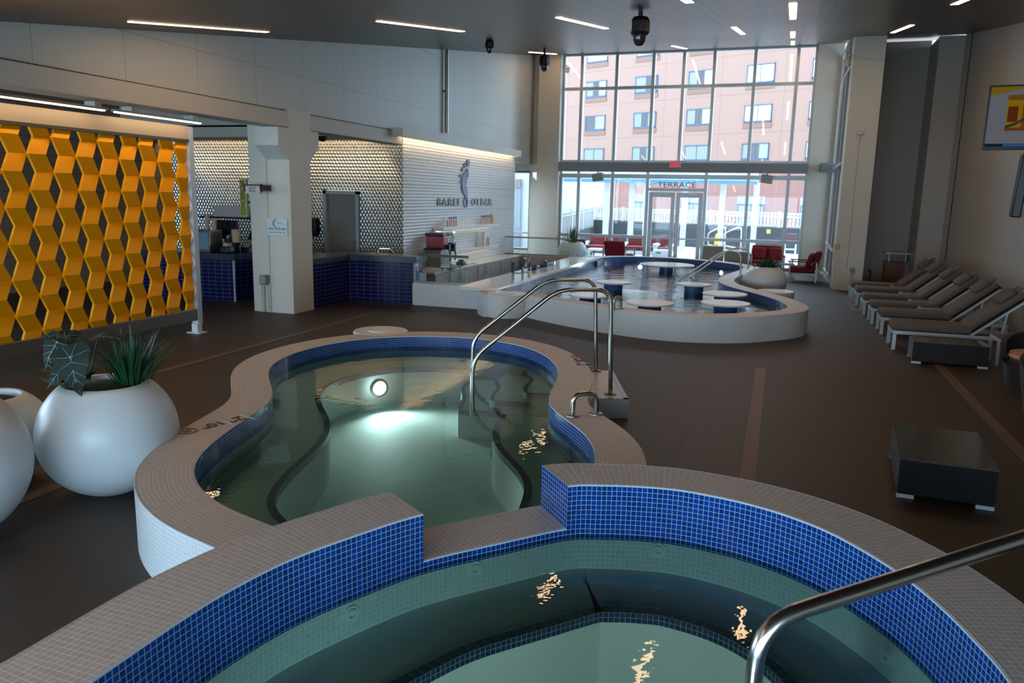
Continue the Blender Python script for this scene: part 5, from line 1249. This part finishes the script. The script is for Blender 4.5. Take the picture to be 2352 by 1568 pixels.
MB(True).box(-24, 31.9, -.1, -10.5, 32.0, .9).build('wall', mat('pale blue render', '#636a72', .7), bb); MB(True).box(-24, 31.9, .9, -10.5, 32, 2.55).build('glazing', mat('pale sky glazing', '#6f787f', .2), bb); MB(True).box(-24, 31.85, 2.55, -10.5, 32, 2.9).build('fascia', mat('brown fascia', '#645c53', .7), bb)
q = MB(True)
for k in range(20): q.box(-23.5+.65*k, 31.8, .4, -23.44+.65*k, 31.9, 2.9)
q.build('glazing_bars', mat('blue grey bars', '#7fa3b8', .5), bb)
# outdoor furniture
def sofa(label, x0, x1, y, rot=0, h=.74):
    t = thing('outdoor_sofa', label, 'sofa', ((x0+x1)/2, y, 0), rot); w_ = x1-x0
    n = max(2, round(w_/.65))
    MB().box(-w_/2, -.4, .1, w_/2, .42, .26).build('frame', M_WFRAME, t)
    for k in range(n):
        a = -w_/2+w_*k/n; MB().box(a+.01, -.4, .26, a+w_/n-.01, .3, .42).build('seat_cushion', M_REDO, t, bevel=.03); MB().obox(Matrix.Translation((a+w_/n/2, .34, .58)) @ Matrix.Rotation(-.15, 4, 'X'), w_/n-.02, .15, h-.4).build('back_cushion', M_REDO, t, bevel=.04)
    for s_ in (-1, 1):
        MB().box(s_*w_/2-.06, -.42, .48, s_*w_/2+.06, .42, .54).build('armrest', M_WFRAME, t)
        for yy in (-.36, .38): MB().box(s_*w_/2-.05, yy-.04, 0, s_*w_/2+.05, yy+.04, .5).build('leg', M_WFRAME, t)
sofa('long red outdoor sofa on the terrace left of the doors', -7.0, -5.75, 29.6, 0, .86)
sofa('red outdoor sofa seen behind the left armchair on the terrace', -5.55, -4.4, 29.9, 0, .8)
sofa('red outdoor sofa seen through the left terrace door', -4.3, -3.75, 29.7, 0, .86)
t = thing('outdoor_table', 'white outdoor coffee table between the red terrace sofas', 'table', (-6.0, 28.3, 0)); MB().box(-.6, -.35, .3, .6, .35, .36).build('table_top', M_WFRAME, t)
for sx in (-1, 1):
    for sy in (-1, 1): MB().box(sx*.55-.04, sy*.3-.04, -.02, sx*.55+.04, sy*.3+.04, .3).build('leg', M_WFRAME, t)
t = thing('storage_box', 'white storage chest with dark slot outside the left door', 'chest', (-3.95, 28.2, 0)); MB().box(-.26, -.2, -.02, .3, .2, .42).build('body', M_WFRAME, t, bevel=.01); MB().box(-.15, -.21, .3, .02, -.2, .34).build('handle', M_DGREY, t)
t = thing('wet_floor_cone', 'yellow folding warning cone on the terrace', 'cone', (-2.17, 30, -.02)); MB().lathe([(.2, 0), (.2, .02), (.14, .03), (.07, .92), (.05, 1.0), (0, 1.0)], n=14).build('body', mat('yellow plastic', '#ead22a', .4), t); MB().box(-.07, -.14, .55, .07, -.1, .62).box(-.09, -.15, .35, .09, -.12, .4).build('label_band', mat('amber band', '#b3902a', .5), t)
for k, (x, y) in enumerate(((-2.6, 31.2), (-2.0, 31.0))):
    t = thing('pool_handrail', ('left outdoor steel handrail loop by the yellow cone', 'right outdoor steel handrail loop by the yellow cone')[k], 'handrail', (x, y, -.02)); MB().tube(round_path([(0, .3, .55), (-.05, .2, .95), (.5, 0, 1.22), (.62, 0, 1.2), (.66, 0, 0)], .2, 6), .025, 10).tube(round_path([(0, .3, .55), (.0, .3, .5), (.66, 0, .42)], .1, 4), .025, 10).build('rail', M_STEEL, t, smooth=40)
t = thing('hose_post', 'small grey post with a yellow cap on the terrace', 'post', (-.42, 33.2, -.02)); MB().box(-.06, -.06, 0, .06, .06, .95).build('post', M_RETAIN, t); MB().box(-.07, -.07, .95, .07, .07, 1.1).build('cap', mat('lemon cap', '#d9cf4a', .5), t)
t = thing('heater_stand', 'dark red box on a white stand at the right end of the terrace', 'stand', (.42, 31, -.02)); MB().box(-.2, -.15, .72, .2, .15, 1.05).build('box', mat('dark maroon box', '#5a3a40', .5), t); MB().box(-.22, -.04, 0, -.16, .04, .72).box(.16, -.04, 0, .22, .04, .72).box(-.22, -.05, .45, .22, .05, .5).build('stand', M_WFRAME, t)
# ---------------------------------------------------------------- hotel
UX, UY = .912, -.41; HX, HY = -6.72, 60.0
hot = thing('hotel_building', 'pink stucco hotel with rows of dark framed windows across the terrace', 'building', (HX, HY, 0), math.atan2(UY, UX))
MB().box(-40, 0, 4.2, 13.6, 12, 21).build('wall', M_PINK, hot)
MB().box(-40, -.03, -1, 13.6, 12, 4.2).build('lower_wall', panel_mat('salmon stucco panels', '#6f4338', 4.65, 2.6, ou=-2.4, ov=-.04, joint='#785047', jw=.035), hot)
M_BAND = mat('darker pink sill band', '#6a4a3d', .8); M_LINT = mat('pale lintel panel', '#756c6d', .8)
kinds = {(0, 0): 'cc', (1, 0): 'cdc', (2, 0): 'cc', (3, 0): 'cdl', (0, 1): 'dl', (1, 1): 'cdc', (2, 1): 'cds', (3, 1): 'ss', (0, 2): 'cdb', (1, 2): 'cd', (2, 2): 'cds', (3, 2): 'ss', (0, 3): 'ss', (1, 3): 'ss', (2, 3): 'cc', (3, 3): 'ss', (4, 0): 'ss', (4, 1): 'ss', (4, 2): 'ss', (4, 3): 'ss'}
rows = [(4.98, 6.12), (7.5, 8.68), (10.08, 11.34), (12.75, 14.0)]
PM = {'c': M_CURT, 'd': M_DARKGL, 's': M_SKYGL, 'l': mat('grey glass', '#6d7480', .15), 'b': mat('blue glass', '#8fa3b8', .15)}  # grey and blue panes are flat base colours
def hwin(u, z0, z1, kd, w_=2.0, sill=True):
    f = MB(); t_ = .07
    f.box(u, -.06, z0, u+w_, .05, z0+t_*1.8).box(u, -.06, z1-t_, u+w_, .05, z1).box(u, -.06, z0, u+t_, .05, z1).box(u+w_-t_, -.06, z0, u+w_, .05, z1).box(u+w_/2-.03, -.05, z0, u+w_/2+.03, .05, z1)
    o = f.build('window', M_NAVYFR, hot)
    n = len(kd)
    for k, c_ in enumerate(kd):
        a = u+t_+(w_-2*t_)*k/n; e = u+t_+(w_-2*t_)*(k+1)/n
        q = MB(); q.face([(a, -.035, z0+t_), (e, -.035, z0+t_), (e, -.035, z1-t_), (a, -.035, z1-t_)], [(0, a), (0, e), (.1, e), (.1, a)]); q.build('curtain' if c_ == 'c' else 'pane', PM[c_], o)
    if sill: MB().box(u-.06, -.05, z0-.36, u+w_+.06, .02, z0-.02).build('sill_band', M_BAND, hot)
for ci, u in enumerate((-9.8, -5.06, -.42, 4.14, 8.7)):
    for ri, (z0, z1) in enumerate(rows): hwin(u, z0, z1, kinds.get((ci, ri), 'cc'))
    hwin(u, -.3, 1.95, 'cc', 2.0, False); MB().box(u-.05, -.06, 1.97, u+2.05, .0, 2.52).build('lintel_panel', M_LINT, hot)
for u in (-14.5, -19.2):
    for z0, z1 in rows: hwin(u, z0, z1, 'cdc')
# ---------------------------------------------------------------- lamps
def lamp(typ, name, loc, energy, col=(1, 1, 1), **kw):
    L = bpy.data.lights.new(name, typ); L.energy = energy; L.color = col
    for k, v in kw.items():
        if k != 'rot' and k != 'portal': setattr(L, k, v)
    o = bpy.data.objects.new(name, L); COL.objects.link(o); o.location = loc
    if 'rot' in kw: o.rotation_euler = kw['rot']
    if kw.get('portal'): L.cycles.is_portal = True
    return o
def portal(name, loc, rot, sx, sy): lamp('AREA', name, loc, 1, shape='RECTANGLE', size=sx, size_y=sy, rot=rot, portal=True)
portal('portal far glazing', (-3.3, 26.9, 3.45), (-PI/2, 0, 0), 8.2, 6.9)
portal('portal side room', (-15.3, 2.35, 1.7), (0, -PI/2, 0), 3.2, 9.4)
portal('portal rear', (-2.5, -2.95, 1.28), (PI/2, 0, 0), 12, 2.6)
portal('portal rear left', (-11.3, -2.95, 1.8), (PI/2, 0, 0), 5.2, 3.6)
# underwater lamps
def pool_lamp(label, x, y, z, ang, power, r=.085):
    t = thing('pool_lamp', label, 'pool lamp', (x, y, z)); M_ = Matrix.Rotation(ang, 4, 'Z') @ Matrix.Rotation(PI/2, 4, 'X')
    MB().lathe([(r+.03, 0), (r+.03, .02), (r, .03), (r, .0)], n=28, M=M_).build('bezel', M_STEELD, t); MB().lathe([(r, .02), (0, .028)], n=28, M=M_).build('lens', M_COOL, t)
    d = Vector((math.sin(ang), -math.cos(ang), 0)); lamp('SPOT', 'underwater beam', (x+d.x*.08, y+d.y*.08, z+.02), power, (1, .95, .86), spot_size=math.radians(130), spot_blend=.8, shadow_soft_size=.1, rot=(math.radians(-78), 0, ang))
pool_lamp('bright oval underwater lamp on the bench riser of the middle pool', -4.36, 8.02, -.07, math.radians(52), LAMP*.3)
pool_lamp('left underwater lamp glinting in the far end of the swim-up pool', -4.0, 24.18, .12, math.radians(-5), LAMP*.15, .07)
pool_lamp('right underwater lamp glinting in the far end of the swim-up pool', -1.5, 23.5, .12, math.radians(-40), LAMP*.15, .07)
pool_lamp('underwater lamp in the near wall of the foreground hot tub', -.45, .70, .29, math.radians(180), LAMP*.3)
pool_lamp('added unseen underwater lamp below the spillway of the middle pool', -1.62, 4.25, -.1, math.radians(150), LAMP*.1)  # unseen second lamp, added to spread light over the pool floor
SC.cycles.max_bounces = 10; SC.cycles.diffuse_bounces = 5; SC.cycles.glossy_bounces = 4; SC.cycles.transparent_max_bounces = 16; SC.cycles.transmission_bounces = 4
SC.cycles.caustics_reflective = False; SC.cycles.caustics_refractive = False; SC.cycles.sample_clamp_indirect = 6
SC.cycles.use_denoising = True
